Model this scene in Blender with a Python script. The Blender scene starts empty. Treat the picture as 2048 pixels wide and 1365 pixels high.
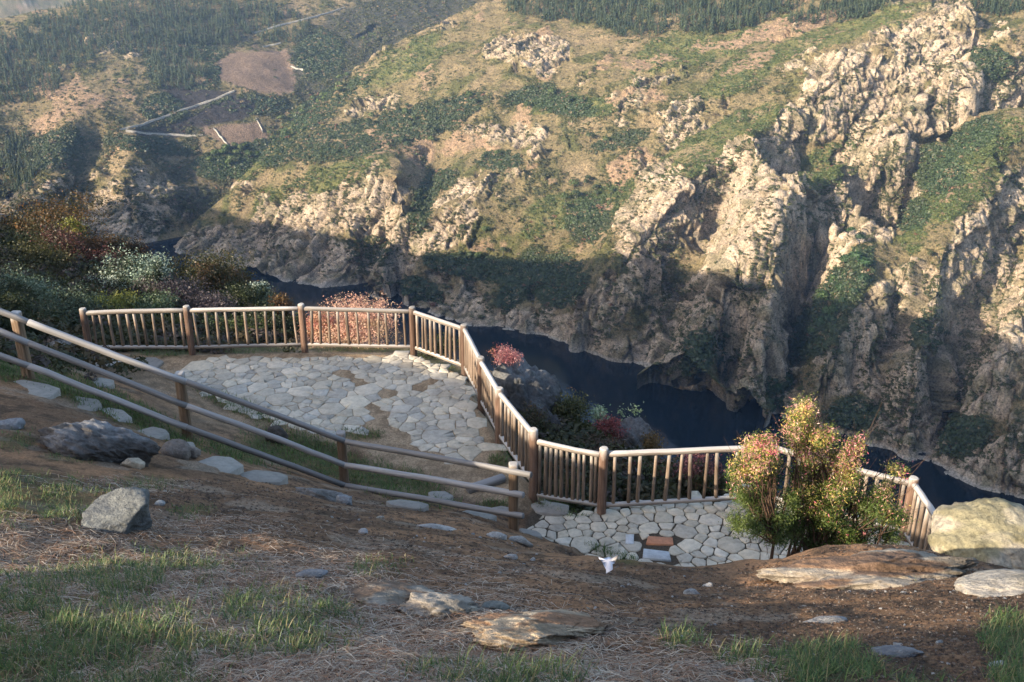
import bpy, math, random
import numpy as np
from mathutils import Vector, Matrix

random.seed(7)
RNG = np.random.default_rng(11)
scene = bpy.context.scene
col = scene.collection

# ------------------------------------------------------------------ camera
F_PX, CX, CY = 2048.0, 1024.0, 682.5
PITCH = math.radians(23.0)
SP, CP = math.sin(PITCH), math.cos(PITCH)
WATER = -250.0

def ray(px, py):
    cx = (np.asarray(px, float) - CX) / F_PX
    cy = (CY - np.asarray(py, float)) / F_PX
    return cx, CP + cy * SP, -SP + cy * CP

def at(px, py, Y):
    a, b, c = ray(px, py)
    return np.array([a / b * Y, Y + 0 * a, c / b * Y]).T

def atz(px, py, z):
    a, b, c = ray(px, py)
    s = z / c
    return np.array([a * s, b * s, z + 0 * a]).T

def proj(P):
    P = np.asarray(P, float)
    x, y, z = P[..., 0], P[..., 1], P[..., 2]
    d = y * CP - z * SP
    u = y * SP + z * CP
    return CX + F_PX * x / d, CY - F_PX * u / d

cam_data = bpy.data.cameras.new("camera")
cam = bpy.data.objects.new("camera", cam_data)
col.objects.link(cam)
cam_data.sensor_width = 36.0
cam_data.lens = 36.0
cam_data.clip_start = 0.05
cam_data.clip_end = 9000.0
cam.location = (0, 0, 0)
cam.rotation_euler = (math.pi / 2 - PITCH, 0, 0)
scene.camera = cam

# ------------------------------------------------------------------ light
SUN_EL, SUN_AZ = math.radians(SUN_EL_DEG := 21.3), math.radians(57.0)
TO_SUN = np.array([-math.cos(SUN_EL) * math.sin(SUN_AZ), -math.cos(SUN_EL) * math.cos(SUN_AZ), math.sin(SUN_EL)])
world = bpy.data.worlds.new("World")
scene.world = world
world.use_nodes = True
wn = world.node_tree
bg = wn.nodes["Background"]
sky = wn.nodes.new("ShaderNodeTexSky")
sky.sky_type = 'NISHITA'
sky.sun_disc = False
sky.sun_elevation = SUN_EL
sky.sun_rotation = math.atan2(TO_SUN[0], TO_SUN[1])
sky.altitude = 500
sky.dust_density = 3.0
sky.ozone_density = 0.6
wn.links.new(sky.outputs[0], bg.inputs[0])
bg.inputs[1].default_value = 0.15
sl = bpy.data.lights.new("sun", 'SUN')
sl.energy = 4.7
sl.angle = math.radians(0.5)
sl.color = (1.0, 0.83, 0.62)
so = bpy.data.objects.new("sun", sl)
col.objects.link(so)
so.rotation_euler = Vector(TO_SUN).to_track_quat('Z', 'Y').to_euler()
scene.view_settings.view_transform = 'Standard'
scene.view_settings.look = 'None'
scene.view_settings.gamma = 1.0
scene.view_settings.exposure = 1.32
scene.cycles.use_denoising = True
scene.cycles.max_bounces = 6
scene.cycles.transparent_max_bounces = 6
scene.cycles.volume_bounces = 0

# ------------------------------------------------------------------ noise
def _h(ix, iy, iz, seed):
    n = (ix.astype(np.int64) * 374761393 + iy.astype(np.int64) * 668265263 + iz.astype(np.int64) * 2147483647 + seed * 1274126177) & 0xFFFFFFFF
    n = ((n ^ (n >> 13)) * 1274126177) & 0xFFFFFFFF
    n = ((n ^ (n >> 16)) * 2246822519) & 0xFFFFFFFF
    return ((n ^ (n >> 15)) & 0xFFFFFF).astype(np.float32) / np.float32(0xFFFFFF)

def vn2(x, y, seed=0):
    xi, yi = np.floor(x), np.floor(y)
    fx, fy = (x - xi).astype(np.float32), (y - yi).astype(np.float32)
    fx = fx * fx * fx * (fx * (fx * 6 - 15) + 10); fy = fy * fy * fy * (fy * (fy * 6 - 15) + 10)
    z = np.zeros_like(xi)
    a, b, c, d = _h(xi, yi, z, seed), _h(xi + 1, yi, z, seed), _h(xi, yi + 1, z, seed), _h(xi + 1, yi + 1, z, seed)
    return (a + (b - a) * fx) * (1 - fy) + (c + (d - c) * fx) * fy

def fbm(x, y, octs=5, seed=0, gain=0.5):
    s, amp, tot = 0, 1.0, 0
    c, d = math.cos(0.6), math.sin(0.6)
    for o in range(octs):
        s = s + amp * vn2(x, y, seed + o * 17)
        tot += amp; amp *= gain
        x, y = (x * c - y * d) * 2.03 + 3.1, (x * d + y * c) * 2.03 + 1.7
    return s / tot

def ridged(x, y, octs=5, seed=0, gain=0.5):
    s, amp, tot = 0, 1.0, 0
    c, d = math.cos(0.6), math.sin(0.6)
    for o in range(octs):
        s = s + amp * (1 - np.abs(2 * vn2(x, y, seed + o * 17) - 1))
        tot += amp; amp *= gain
        x, y = (x * c - y * d) * 2.03 + 3.1, (x * d + y * c) * 2.03 + 1.7
    return s / tot

def worley3(x, y, z, seed=0):
    """nearest and second distance, cell id, and a facet height: every cell is a block with its own tilt"""
    xi, yi, zi = np.floor(x), np.floor(y), np.floor(z)
    f1 = np.full(x.shape, 9.0, np.float32); f2 = f1.copy(); cid = np.zeros(x.shape, np.float32); tl = cid.copy()
    for i in (-1, 0, 1):
        for j in (-1, 0, 1):
            for k in (-1, 0, 1):
                a, b, c = xi + i, yi + j, zi + k
                h0, h1, h2 = _h(a, b, c, seed), _h(a, b, c, seed + 1), _h(a, b, c, seed + 2)
                dx = a + h0 - x; dy = b + h1 - y; dz = c + h2 - z
                dd = (dx * dx + dy * dy + dz * dz).astype(np.float32)
                m = dd < f1
                f2 = np.where(m, f1, np.minimum(f2, dd))
                f1 = np.where(m, dd, f1)
                h3 = _h(a, b, c, seed + 3)
                cid = np.where(m, h3, cid)
                g0 = (h3 * 7.13) % 1 - .5; g1 = (h0 * 5.37) % 1 - .5
                tl = np.where(m, -(dx * g0 + dy * g1) * 2, tl)
    return np.sqrt(f1), np.sqrt(f2), cid, tl.astype(np.float32)

def sstep(a, b, x):
    t = np.clip((x - a) / (b - a), 0, 1)
    return t * t * (3 - 2 * t)

def mixc(a, b, t):
    return a * (1 - t[..., None]) + b * t[..., None]

# ------------------------------------------------------------------ mesh helpers
def mesh_np(name, verts, faces, mat=None, parent=None, smooth=False, cols=None, face_cols=None, attrs=None):
    """faces: an (n,k) array, or a list of such arrays (k may differ)."""
    if isinstance(faces, np.ndarray):
        faces = [faces]
    faces = [np.asarray(f, np.int32) for f in faces if len(f)]
    verts = np.asarray(verts, np.float32)
    me = bpy.data.meshes.new(name)
    me.vertices.add(len(verts))
    me.vertices.foreach_set("co", verts.ravel())
    loops = np.concatenate([f.ravel() for f in faces])
    sizes = np.concatenate([np.full(len(f), f.shape[1], np.int32) for f in faces])
    starts = np.concatenate([[0], np.cumsum(sizes)[:-1]]).astype(np.int32)
    me.loops.add(len(loops))
    me.loops.foreach_set("vertex_index", loops)
    me.polygons.add(len(sizes))
    me.polygons.foreach_set("loop_start", starts)
    if smooth:
        me.polygons.foreach_set("use_smooth", np.ones(len(sizes), bool))
    me.update(calc_edges=True)
    if cols is not None:
        a = me.color_attributes.new("Col", 'FLOAT_COLOR', 'POINT')
        c = np.ones((len(verts), 4), np.float32); c[:, :3] = cols
        a.data.foreach_set("color", c.ravel())
    if face_cols is not None:
        a = me.attributes.new("Col", 'FLOAT_COLOR', 'FACE')
        c = np.ones((len(sizes), 4), np.float32); c[:, :3] = face_cols
        a.data.foreach_set("color", c.ravel())
    for k, v in (attrs or {}).items():
        a = me.attributes.new(k, 'FLOAT', 'POINT')
        a.data.foreach_set("value", np.asarray(v, np.float32))
    if mat:
        me.materials.append(mat)
    o = bpy.data.objects.new(name, me)
    col.objects.link(o)
    if parent is not None:
        o.parent = parent
    return o

def empty(name, loc=(0, 0, 0)):
    o = bpy.data.objects.new(name, None)
    o.empty_display_size = 0.2
    o.location = loc
    col.objects.link(o)
    return o

def tag(o, label=None, cat=None, group=None, kind=None):
    if label: o["label"] = label
    if cat: o["category"] = cat
    if group: o["group"] = group
    if kind: o["kind"] = kind
    return o

def grid_faces(nr, nc):
    i = np.arange((nr - 1) * (nc - 1)); r, c = i // (nc - 1), i % (nc - 1)
    a = r * nc + c
    return np.stack([a, a + 1, a + nc + 1, a + nc], 1)

def grid_normals(P, nr, nc):
    G = P.reshape(nr, nc, 3)
    N = np.cross(np.gradient(G, axis=1), np.gradient(G, axis=0))
    N /= np.linalg.norm(N, axis=2, keepdims=True) + 1e-9
    N *= np.sign(N[..., 2:3])
    return N.reshape(-1, 3)

# ------------------------------------------------------------------ materials
class NT:
    def __init__(s, name):
        s.m = bpy.data.materials.new(name); s.m.use_nodes = True
        s.t = s.m.node_tree; s.b = s.t.nodes["Principled BSDF"]; s.out = s.t.nodes["Material Output"]
    def n(s, typ, **kw):
        x = s.t.nodes.new(typ)
        for k, v in kw.items():
            if k == 'inp':
                for a, b in v.items():
                    if hasattr(b, 'is_output'): s.t.links.new(b, x.inputs[a])
                    else: x.inputs[a].default_value = b
            else: setattr(x, k, v)
        return x
    def l(s, a, b): s.t.links.new(a, b)
    def coord(s, kind='Object'):
        return s.n("ShaderNodeTexCoord").outputs[kind]
    def noise(s, vec, scale, detail=6, rough=0.6, dist=0.0):
        return s.n("ShaderNodeTexNoise", inp={'Vector': vec, 'Scale': scale, 'Detail': detail, 'Roughness': rough, 'Distortion': dist}).outputs[0]
    def ramp(s, fac, stops):
        r = s.n("ShaderNodeValToRGB", inp={0: fac}); e = r.color_ramp.elements
        while len(e) < len(stops): e.new(0.5)
        for i, (p, c) in enumerate(stops):
            e[i].position = p; e[i].color = (*c, 1) if len(c) == 3 else c
        return r.outputs[0]
    def mix(s, fac, a, b, blend='MIX'):
        x = s.n("ShaderNodeMix", data_type='RGBA', blend_type=blend)
        for sock, v in ((x.inputs[0], fac), (x.inputs[6], a), (x.inputs[7], b)):
            if hasattr(v, 'is_output'): s.l(v, sock)
            else: sock.default_value = v if not isinstance(v, tuple) or len(v) == 4 else (*v, 1)
        return x.outputs[2]
    def attr(s, name='Col'):
        return s.n("ShaderNodeAttribute", attribute_name=name)
    def bump(s, h, strength=0.5, dist=0.1, prev=None):
        b = s.n("ShaderNodeBump", inp={'Strength': strength, 'Distance': dist, 'Height': h})
        if prev: s.l(prev, b.inputs['Normal'])
        return b.outputs[0]
    def scl(s, vec, v):
        return s.n("ShaderNodeMapping", inp={'Vector': vec, 'Scale': v}).outputs[0]
    def fin(s, colr=None, rough=0.9, normal=None, spec=0.2):
        if colr is not None:
            if hasattr(colr, 'is_output'): s.l(colr, s.b.inputs['Base Color'])
            else: s.b.inputs['Base Color'].default_value = (*colr, 1)
        if hasattr(rough, 'is_output'): s.l(rough, s.b.inputs['Roughness'])
        else: s.b.inputs['Roughness'].default_value = rough
        s.b.inputs['Specular IOR Level'].default_value = spec
        if normal is not None: s.l(normal, s.b.inputs['Normal'])
        return s.m

def leaf_material(name, trans=0.35):
    t = NT(name)
    c = t.attr().outputs[0]
    d = t.n("ShaderNodeBsdfDiffuse", inp={0: c})
    tr = t.n("ShaderNodeBsdfTranslucent", inp={0: c})
    gl = t.n("ShaderNodeBsdfGlossy", inp={0: (1, 1, 1, 1), 'Roughness': 0.5})
    m1 = t.n("ShaderNodeMixShader", inp={0: trans, 1: d.outputs[0], 2: tr.outputs[0]})
    m2 = t.n("ShaderNodeMixShader", inp={0: 0.025, 1: m1.outputs[0], 2: gl.outputs[0]})
    t.l(m2.outputs[0], t.out.inputs[0])
    return t.m
FAR_RES = (1250, 1150)
NEAR_RES = (820, 760)
HAZE = 0.0001
HAZE_BOX = (-3400, 3400, -960, 2600, -302, 130)
# ================================================================== FAR SIDE OF THE CANYON
RN = np.array([0.598, 0.801])          # uphill normal of the far bank
def prof(d):
    return WATER + np.interp(d, [-60, 0, 60, 200, 500, 1200, 3000], [-40, 0, 52, 129, 243, 330, 360])
def base_main(x, y):
    return prof(x * RN[0] + y * RN[1] - 470)
FN = np.array([-0.35, 0.94])
def base_far(x, y):
    d = (x + 285) * FN[0] + (y - 800) * FN[1]
    z = WATER + np.interp(d, [-60, 0, 150, 400, 1500], [-40, 0, 80, 165, 420])
    cap = -108 + 0.17 * (x + 540)
    k = 8.0
    z = -k * np.logaddexp(-z / k, -cap / k)
    return z - 0.22 * np.maximum(0, d - 470 - 0.6 * (x + 540))

def hit(fn, px, py):
    a, b, c = ray(px, py)
    Y = np.linspace(350, 1900, 1551)
    z = np.outer(c / b, Y) if np.ndim(px) else c / b * Y
    X = np.outer(a / b, Y) if np.ndim(px) else a / b * Y
    below = fn(X, np.broadcast_to(Y, X.shape)) > z
    return Y[np.argmax(below, axis=-1)]

def sample(line, step=28):
    out = []
    for (a, b), (c, d) in zip(line[:-1], line[1:]):
        n = max(1, int(math.hypot(c - a, d - b) / step))
        out += [(a + (c - a) * i / n, b + (d - b) * i / n) for i in range(n)]
    return np.array(out + [line[-1]], float)

WLINE = [(2300, 1052), (2048, 998), (1960, 978), (1895, 948), (1877, 932), (1903, 903), (1880, 903), (1840, 906), (1740, 893), (1650, 860),
         (1560, 832), (1475, 820), (1467, 793), (1385, 777), (1296, 752), (1290, 730), (1222, 721), (1155, 692), (1080, 670), (1020, 660),
         (935, 653), (870, 632), (830, 610), (795, 583), (760, 573), (690, 573), (640, 575), (560, 562), (480, 553), (420, 532), (370, 512), (338, 498)]
SIL = [(338, 498), (380, 452), (430, 406), (475, 366), (520, 310), (560, 268), (600, 230), (650, 192), (700, 150), (760, 108), (840, 60), (940, 15), (1000, -12), (1100, -60)]
# crest (-) and gully (+) lines of the far bank, px of the photograph and metres along the view
LINES = [
    ([(480, 352), (600, 325), (700, 318), (800, 322)], -14),                       # headland brow
    ([(790, 325), (800, 380), (790, 450), (760, 530)], -16),                       # headland right edge
    ([(870, 345), (862, 400), (835, 440), (800, 500), (775, 545)], 26),            # gully right of it
    ([(950, 395), (880, 450), (830, 520), (815, 585)], -10),                       # next rib
    ([(1075, 95), (1000, 140), (990, 190)], -8),
    ([(1010, 250), (960, 320), (890, 345)], 10),
    ([(1180, 340), (1060, 440), (980, 520), (900, 590)], 7),
    ([(1260, 400), (1180, 480), (1130, 560), (1050, 640)], 12),
    ([(1330, 330), (1300, 420), (1220, 520), (1190, 570), (1150, 640)], -10),
    ([(1160, 550), (1200, 545), (1230, 565)], -14),
    ([(1500, 252), (1420, 330), (1350, 400), (1300, 470), (1260, 540)], -12),
    ([(1500, 252), (1530, 330), (1500, 420), (1470, 520), (1430, 610), (1370, 690), (1300, 740)], -26),
    ([(1440, 430), (1390, 520), (1330, 590), (1270, 680)], 10),
    ([(1570, 268), (1600, 340), (1560, 430)], 16),
    ([(1622, 368), (1600, 450), (1560, 540), (1530, 640), (1500, 740), (1480, 800)], -26),
    ([(1622, 368), (1670, 440), (1695, 510), (1690, 560)], -22),
    ([(1655, 375), (1715, 470), (1725, 530), (1690, 590), (1630, 640), (1580, 720), (1555, 800)], 26),
    ([(1650, 350), (1720, 310), (1800, 280), (1880, 270)], -16),
    ([(1700, 330), (1730, 420), (1745, 490)], -16),
    ([(1880, 300), (1840, 400), (1790, 480)], -8),
    ([(2040, 215), (1960, 265), (1900, 320), (1870, 400), (1800, 460), (1745, 540), (1690, 610), (1640, 670)], 24),
    ([(2100, 230), (2000, 300), (1900, 390), (1830, 480), (1770, 560), (1720, 620), (1660, 700), (1620, 780), (1600, 835)], -18),
    ([(1990, 390), (1940, 480), (1900, 570), (1850, 680), (1830, 780), (1820, 890)], -14),
    ([(2048, 480), (1990, 580), (1920, 690), (1890, 800), (1870, 890)], 12),
    ([(2100, 560), (2020, 640), (1980, 720), (1935, 780), (1905, 850)], -10),
    ([(2140, 700), (2048, 760), (1960, 830), (1900, 890)], 14),
    ([(2200, 780), (2048, 850), (1960, 900), (1885, 935)], -12),
    ([(1950, 22), (1860, 70), (1760, 110), (1660, 150), (1560, 215)], -16),
    ([(1950, 40), (1880, 150), (1800, 230), (1720, 270)], -8),
    ([(1960, 70), (1920, 130), (1830, 240), (1720, 320)], 12),
    ([(2040, 70), (1960, 120), (1930, 200), (1960, 250)], -12),
    ([(1560, 215), (1500, 250)], 2),
    ([(1320, 160), (1250, 185)], -6),
]
wl_p = sample(WLINE, 20)
wl_w = atz(wl_p[:, 0], wl_p[:, 1], WATER)
sil_p = sample(SIL, 22)
sil_Y = hit(base_main, sil_p[:, 0], sil_p[:, 1])
sil_Y[0] = wl_w[-1, 1]
sil_w = at(sil_p[:, 0], sil_p[:, 1], sil_Y)
ctrl, ctrl_px = [wl_w, sil_w], [wl_p, sil_p]
for ln, dlt in LINES:
    p = sample(ln, 24)
    Y = hit(base_main, p[:, 0], p[:, 1])
    n = len(p); t = np.linspace(0, 1, n)
    # fade so that a line meets the water line smoothly
    z0 = at(p[:, 0], p[:, 1], Y)[:, 2]
    f = np.clip((z0 - WATER) / 30, 0.0, 1.0)
    ctrl.append(at(p[:, 0], p[:, 1], Y + dlt * f * np.interp(p[:, 0], [900, 1300], [1.1, 1.55]))); ctrl_px.append(p)
allpx = np.concatenate(ctrl_px)
gx, gy = np.meshgrid(np.arange(300, 2300, 70), np.arange(-60, 1000, 60))
g = np.stack([gx.ravel(), gy.ravel()], 1).astype(float)
dmin = np.sqrt(((g[:, None] - allpx[None]) ** 2).sum(2)).min(1)
wl_at = np.interp(g[:, 0], wl_p[::-1, 0], wl_p[::-1, 1])
sil_at = np.interp(g[:, 0], sil_p[:, 0], sil_p[:, 1], right=-100)
g = g[(dmin > 62) & (g[:, 1] < wl_at - 40) & (g[:, 1] > sil_at + 40)]
ctrl.append(at(g[:, 0], g[:, 1], hit(base_main, g[:, 0], g[:, 1])))
ctrl = np.concatenate(ctrl)
_, keep = np.unique(np.round(ctrl[:, :2] / 2.5).astype(int), axis=0, return_index=True)
ctrl = ctrl[keep]

def poly_sd(x, y, poly):
    """signed distance, positive inside"""
    best = np.full(x.shape, 1e9); ins = np.zeros(x.shape, bool)
    n = len(poly)
    for i in range(n):
        ax, ay = poly[i]; bx, by = poly[(i + 1) % n]
        ux, uy = bx - ax, by - ay
        t = np.clip(((x - ax) * ux + (y - ay) * uy) / (ux * ux + uy * uy + 1e-12), 0, 1)
        best = np.minimum(best, np.hypot(x - ax - t * ux, y - ay - t * uy))
        c = ((ay > y) != (by > y)) & (x < (bx - ax) * (y - ay) / (by - ay + 1e-12) + ax)
        ins ^= c
    return np.where(ins, best, -best)

class RBF:
    def __init__(s, P, vals, smooth=0.4):
        s.P = P[:, :2].astype(float)
        D = np.sqrt(((s.P[:, None] - s.P[None]) ** 2).sum(2))
        n = len(P)
        A = np.zeros((n + 1, n + 1)); A[:n, :n] = -D - smooth * np.eye(n) * -1; A[:n, n] = 1; A[n, :n] = 1
        s.w = np.linalg.solve(A, np.concatenate([vals, [0]]))
    def __call__(s, x, y):
        out = np.empty(x.shape, np.float32); xf, yf = x.ravel(), y.ravel(); of = out.ravel()
        w = s.w[:-1].astype(np.float32); px, py = s.P[:, 0].astype(np.float32), s.P[:, 1].astype(np.float32)
        for i in range(0, len(xf), 20000):
            d = np.sqrt((xf[i:i + 20000, None].astype(np.float32) - px) ** 2 + (yf[i:i + 20000, None].astype(np.float32) - py) ** 2)
            of[i:i + 20000] = -(d @ w) + s.w[-1]
        return of.reshape(x.shape)

rbf_main = RBF(ctrl, ctrl[:, 2] - base_main(ctrl[:, 0], ctrl[:, 1]))

# left hill beyond the river's bend
F_LINES = [
    ([(270, 262), (250, 320), (243, 390), (262, 470)], -16),
    ([(330, 300), (400, 350), (420, 420)], 14),
    ([(130, 345), (80, 400), (40, 440)], -12),
    ([(190, 300), (150, 380), (110, 450)], 10),
    ([(10, 200), (40, 320), (20, 400)], 16),
    ([(240, 120), (180, 200), (120, 300)], -10),
    ([(440, 100), (520, 60), (640, 20)], 6),
    ([(560, 110), (600, 190), (540, 260), (460, 330)], 12),
    ([(420, 120), (500, 110), (575, 105)], -4), ([(430, 180), (510, 190), (590, 185)], -2),
]
fc = []
for ln, dlt in F_LINES:
    p = sample(ln, 24)
    fc.append(at(p[:, 0], p[:, 1], hit(base_far, p[:, 0], p[:, 1]) + dlt))
p = sample([(240, 494), (290, 487), (330, 480), (362, 474)], 20); fc.append(atz(p[:, 0], p[:, 1], WATER))
g2 = np.array([(x, y) for x in range(-100, 900, 110) for y in range(20, 480, 90)], float)
allf = np.concatenate([sample(l, 24) for l, _ in F_LINES])
g2 = g2[np.sqrt(((g2[:, None] - allf[None]) ** 2).sum(2)).min(1) > 60]
g2 = g2[g2[:, 1] < np.interp(g2[:, 0], sil_p[:, 0], sil_p[:, 1]) - 10]
fc.append(at(g2[:, 0], g2[:, 1], hit(base_far, g2[:, 0], g2[:, 1])))
fc = np.concatenate(fc)
_, keep = np.unique(np.round(fc[:, :2] / 2.5).astype(int), axis=0, return_index=True)
fc = fc[keep]
rbf_far = RBF(fc, fc[:, 2] - base_far(fc[:, 0], fc[:, 1]))

def signed_dist(x, y, line):
    best = np.full(x.shape, 1e9, np.float32); sgn = np.ones(x.shape, np.float32)
    for (ax, ay), (bx, by) in zip(line[:-1], line[1:]):
        ux, uy = bx - ax, by - ay; L2 = ux * ux + uy * uy + 1e-9
        t = np.clip(((x - ax) * ux + (y - ay) * uy) / L2, 0, 1)
        d = np.hypot(x - ax - t * ux, y - ay - t * uy)
        s = np.where(ux * (y - ay) - uy * (x - ax) > 0, 1.0, -1.0)
        m = d < best
        best = np.where(m, d, best); sgn = np.where(m, s, sgn)
    return best * sgn

silx = sil_w[::3, :2].tolist()
e0, e1 = np.array(silx[0]), np.array(silx[-1])
silx = [tuple(e0 + np.array([-30.0, -400.0]))] + silx + [tuple(e1 + np.array([200.0, 700.0]))]

NCI, NRW = FAR_RES
t_in = np.linspace(-0.63, 0.63, NCI)
t_cols = np.concatenate([np.linspace(-1.3, -0.64, 40), t_in, np.linspace(0.64, 1.3, 40)])
nc = len(t_cols)
s_rows = np.concatenate([np.linspace(-14, 330, int(NRW * 0.60), endpoint=False), np.linspace(330, 620, int(NRW * 0.28), endpoint=False),
                         620 + 1900 * np.linspace(0, 1, int(NRW * 0.12)) ** 1.6])
nr = len(s_rows)
Yw = np.minimum(470 / np.maximum(0.598 * t_cols + 0.801, 0.2), 735)
Yw = np.convolve(np.pad(Yw, 12, mode='edge'), np.ones(25) / 25, 'valid')
YY = Yw[None, :] + s_rows[:, None]
XX = t_cols[None, :] * YY
def far_height(XX, YY):
    wob = (fbm(XX / 60, YY / 60, 4, 5) - 0.5) * 10
    M = base_main(XX, YY) + np.clip(rbf_main(XX, YY), -60, 60)
    sd = signed_dist(XX.astype(np.float32), YY.astype(np.float32), silx)
    back = np.maximum(0, sd)          # left of the silhouette, walking away from the viewer
    M = M - 0.95 * back * (back > 0)
    rs_ = signed_dist(XX.astype(np.float32), YY.astype(np.float32), wl_w[:, :2].tolist())
    M = np.where((rs_ > 2.0) & (rs_ < 40) & (M < WATER + 9) & (XX > -150) & (XX < 170), np.minimum(M, WATER - 1.5), M)
    Fz = base_far(XX, YY) + np.clip(rbf_far(XX, YY), -25, 25)
    Fz = np.where(base_far(XX, YY) < WATER - 12, -400, Fz)
    G = -260 + 0.26 * np.maximum(0, YY - 1650) + (fbm(XX / 260, YY / 260, 4, 8) - 0.5) * 90
    G = np.where(YY > 1500, G, -400)
    z = np.maximum(np.maximum(M, Fz), G)
    land = np.clip((z - WATER) / 15, 0, 1)
    z = z + land * (wob * 0.5 + (fbm(XX / 17, YY / 17, 3, 9) - 0.5) * 2.0)
    return np.maximum(z, WATER - 30), M >= np.maximum(Fz, G)
ZZ, IS_MAIN = far_height(XX, YY)
P = np.stack([XX, YY, ZZ], 2).reshape(-1, 3)
N0 = grid_normals(P, nr, nc)
IX, IY = proj(P)                      # where the photograph shows each spot (only used to know what grows where)
main = IS_MAIN.ravel()
x, y, z = P[:, 0], P[:, 1], P[:, 2]

def splat(lst, soft=0.35):
    w = np.zeros(len(P), np.float32)
    for e in lst:
        cx, cy, rx, ry = e[:4]; ang = math.radians(e[4] if len(e) > 4 else 0); s = e[5] if len(e) > 5 else 1.0
        dx, dy = IX - cx, IY - cy
        u = (dx * math.cos(ang) + dy * math.sin(ang)) / rx; v = (-dx * math.sin(ang) + dy * math.cos(ang)) / ry
        w = np.maximum(w, s * (1 - sstep(1 - soft, 1 + soft, np.sqrt(u * u + v * v))))
    return w
ROCK = [(600, 450, 170, 80, -25), (760, 440, 75, 110), (640, 515, 190, 50, 8), (430, 490, 90, 35, -30, .8),
        (1490, 400, 110, 150, 25), (1560, 530, 150, 170), (1340, 400, 60, 80), (1420, 640, 130, 80, -30), (1360, 690, 90, 50),
        (1640, 600, 60, 110), (1520, 740, 70, 70), (1770, 370, 130, 110), (1740, 450, 60, 70), (1930, 560, 150, 170), (2000, 440, 80, 130),
        (1790, 630, 90, 70), (1850, 780, 150, 110), (2010, 720, 70, 140), (1980, 930, 130, 60),
        (1800, 110, 150, 90, -30), (1690, 180, 130, 80, -35), (1960, 170, 95, 110), (1830, 230, 110, 60), (1620, 230, 90, 60, -20, .8),
        (1060, 110, 90, 38), (1200, 590, 55, 60), (900, 590, 80, 60, 20, .7), (1030, 600, 100, 50, -30, .6), (1340, 145, 50, 25, 0, .8), (1380, 250, 120, 40, -30, .6),
        (1060, 290, 80, 40, 0, .7), (900, 430, 90, 50, -40, .8), (1150, 640, 80, 40, 0, .6), (1300, 150, 60, 25, 0, .6), (1250, 460, 90, 70, 0, .5),
        (690, 250, 110, 30, -25, .6), (250, 420, 130, 80, 0, .7), (90, 410, 100, 60, 0, .7), (340, 440, 60, 50, 0, .55), (250, 90, 60, 50, -30, .5), (560, 560, 250, 25, 5)]
GUL = [(1700, 560, 34, 90, 28), (1630, 660, 45, 70, 40), (1560, 780, 30, 50, 20), (1880, 340, 50, 60, -30), (1950, 270, 60, 30, -35), (1830, 430, 40, 30, -40), (1980, 130, 40, 40), (850, 400, 25, 70, 20), (880, 360, 40, 24, -20), (1040, 560, 30, 90, 30, .8), (1120, 560, 60, 60, 0, .9),
       (1000, 540, 170, 26, 8), (1400, 700, 40, 50, 30, .8), (1700, 830, 60, 40, -20, .8), (1930, 870, 60, 40, -30, .8), (1880, 660, 40, 60, 20, .7), (640, 220, 80, 30, -38, .9), (480, 310, 70, 30, -15), (440, 330, 60, 30), (700, 280, 150, 40, -10, .9), (900, 220, 90, 30, -20, .8), (1130, 210, 80, 24, 10, .8), (1240, 280, 80, 20, -15, .7), (1000, 320, 50, 20), (1060, 190, 70, 20, -15, .8), (830, 245, 120, 40, -10, .8),
       (1180, 440, 60, 60, 0, .7), (740, 500, 60, 40, 0, .6), (830, 590, 50, 40), (560, 300, 50, 30, -30), (370, 130, 90, 60, 0, .9), (640, 110, 60, 60, 0, .8), (500, 210, 90, 20, 0, .9), (700, 180, 60, 20, -30, .7), (330, 215, 50, 30), (100, 300, 80, 40, -25, .8), (300, 290, 110, 18, 8, .8)]
SOIL = [(1080, 74, 75, 12), (890, 300, 100, 26, -8), (1040, 245, 28, 30), (990, 290, 60, 18), (1250, 130, 60, 18), (985, 40, 50, 18), (1260, 330, 60, 25, -30, .8),
        (150, 205, 90, 40, -25), (90, 240, 60, 30), (220, 180, 50, 25), (1560, 60, 120, 18, -15), (1290, 190, 60, 18, -10, .8), (1000, 490, 60, 25, -20, .7), (1160, 500, 60, 20, -30, .7),
        (1700, 275, 60, 25, 0, .7), (280, 420, 80, 60, 0, .6), (600, 30, 60, 20, -10, .6), (600, 75, 40, 12, 0, .7)]
GREEN = [(1330, 110, 90, 30, -30), (1480, 80, 120, 22, -20), (1700, 60, 160, 22, -18), (1450, 270, 150, 28, -28), (1390, 320, 90, 28, -30), (1950, 330, 90, 70, -40), (1900, 400, 80, 35, -45),
         (1650, 330, 60, 40, -30), (2010, 270, 60, 30, -30), (1100, 430, 110, 40, -20, .8), (1480, 150, 90, 28, -30), (1220, 400, 90, 30, -25, .7), (600, 240, 60, 22, -38), (800, 130, 110, 30, -28, .8), (640, 370, 150, 30, -18),
         (1830, 480, 40, 30, -40), (1100, 210, 60, 18, -10, .8), (1180, 215, 50, 18), (480, 330, 60, 30)]
def pmask(poly, soft=4):
    m = (IX > min(p[0] for p in poly) - 20) & (IX < max(p[0] for p in poly) + 20) & (IY > min(p[1] for p in poly) - 20) & (IY < max(p[1] for p in poly) + 20) & ~main
    w = np.zeros(len(P)); i = np.where(m)[0]; w[i] = sstep(-soft, soft, poly_sd(IX[i], IY[i], np.array(poly, float)) + (vn2(P[i, 0] / 6, P[i, 1] / 6, 3) - .5) * 10)
    return w
FIELD = [[(432, 122), (470, 103), (572, 99), (592, 150), (588, 190), (520, 186), (440, 160)], [(400, 258), (520, 240), (532, 276), (456, 294), (420, 277)], [(130, 200), (190, 170), (230, 175), (180, 225), (80, 250), (70, 228)]]
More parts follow.
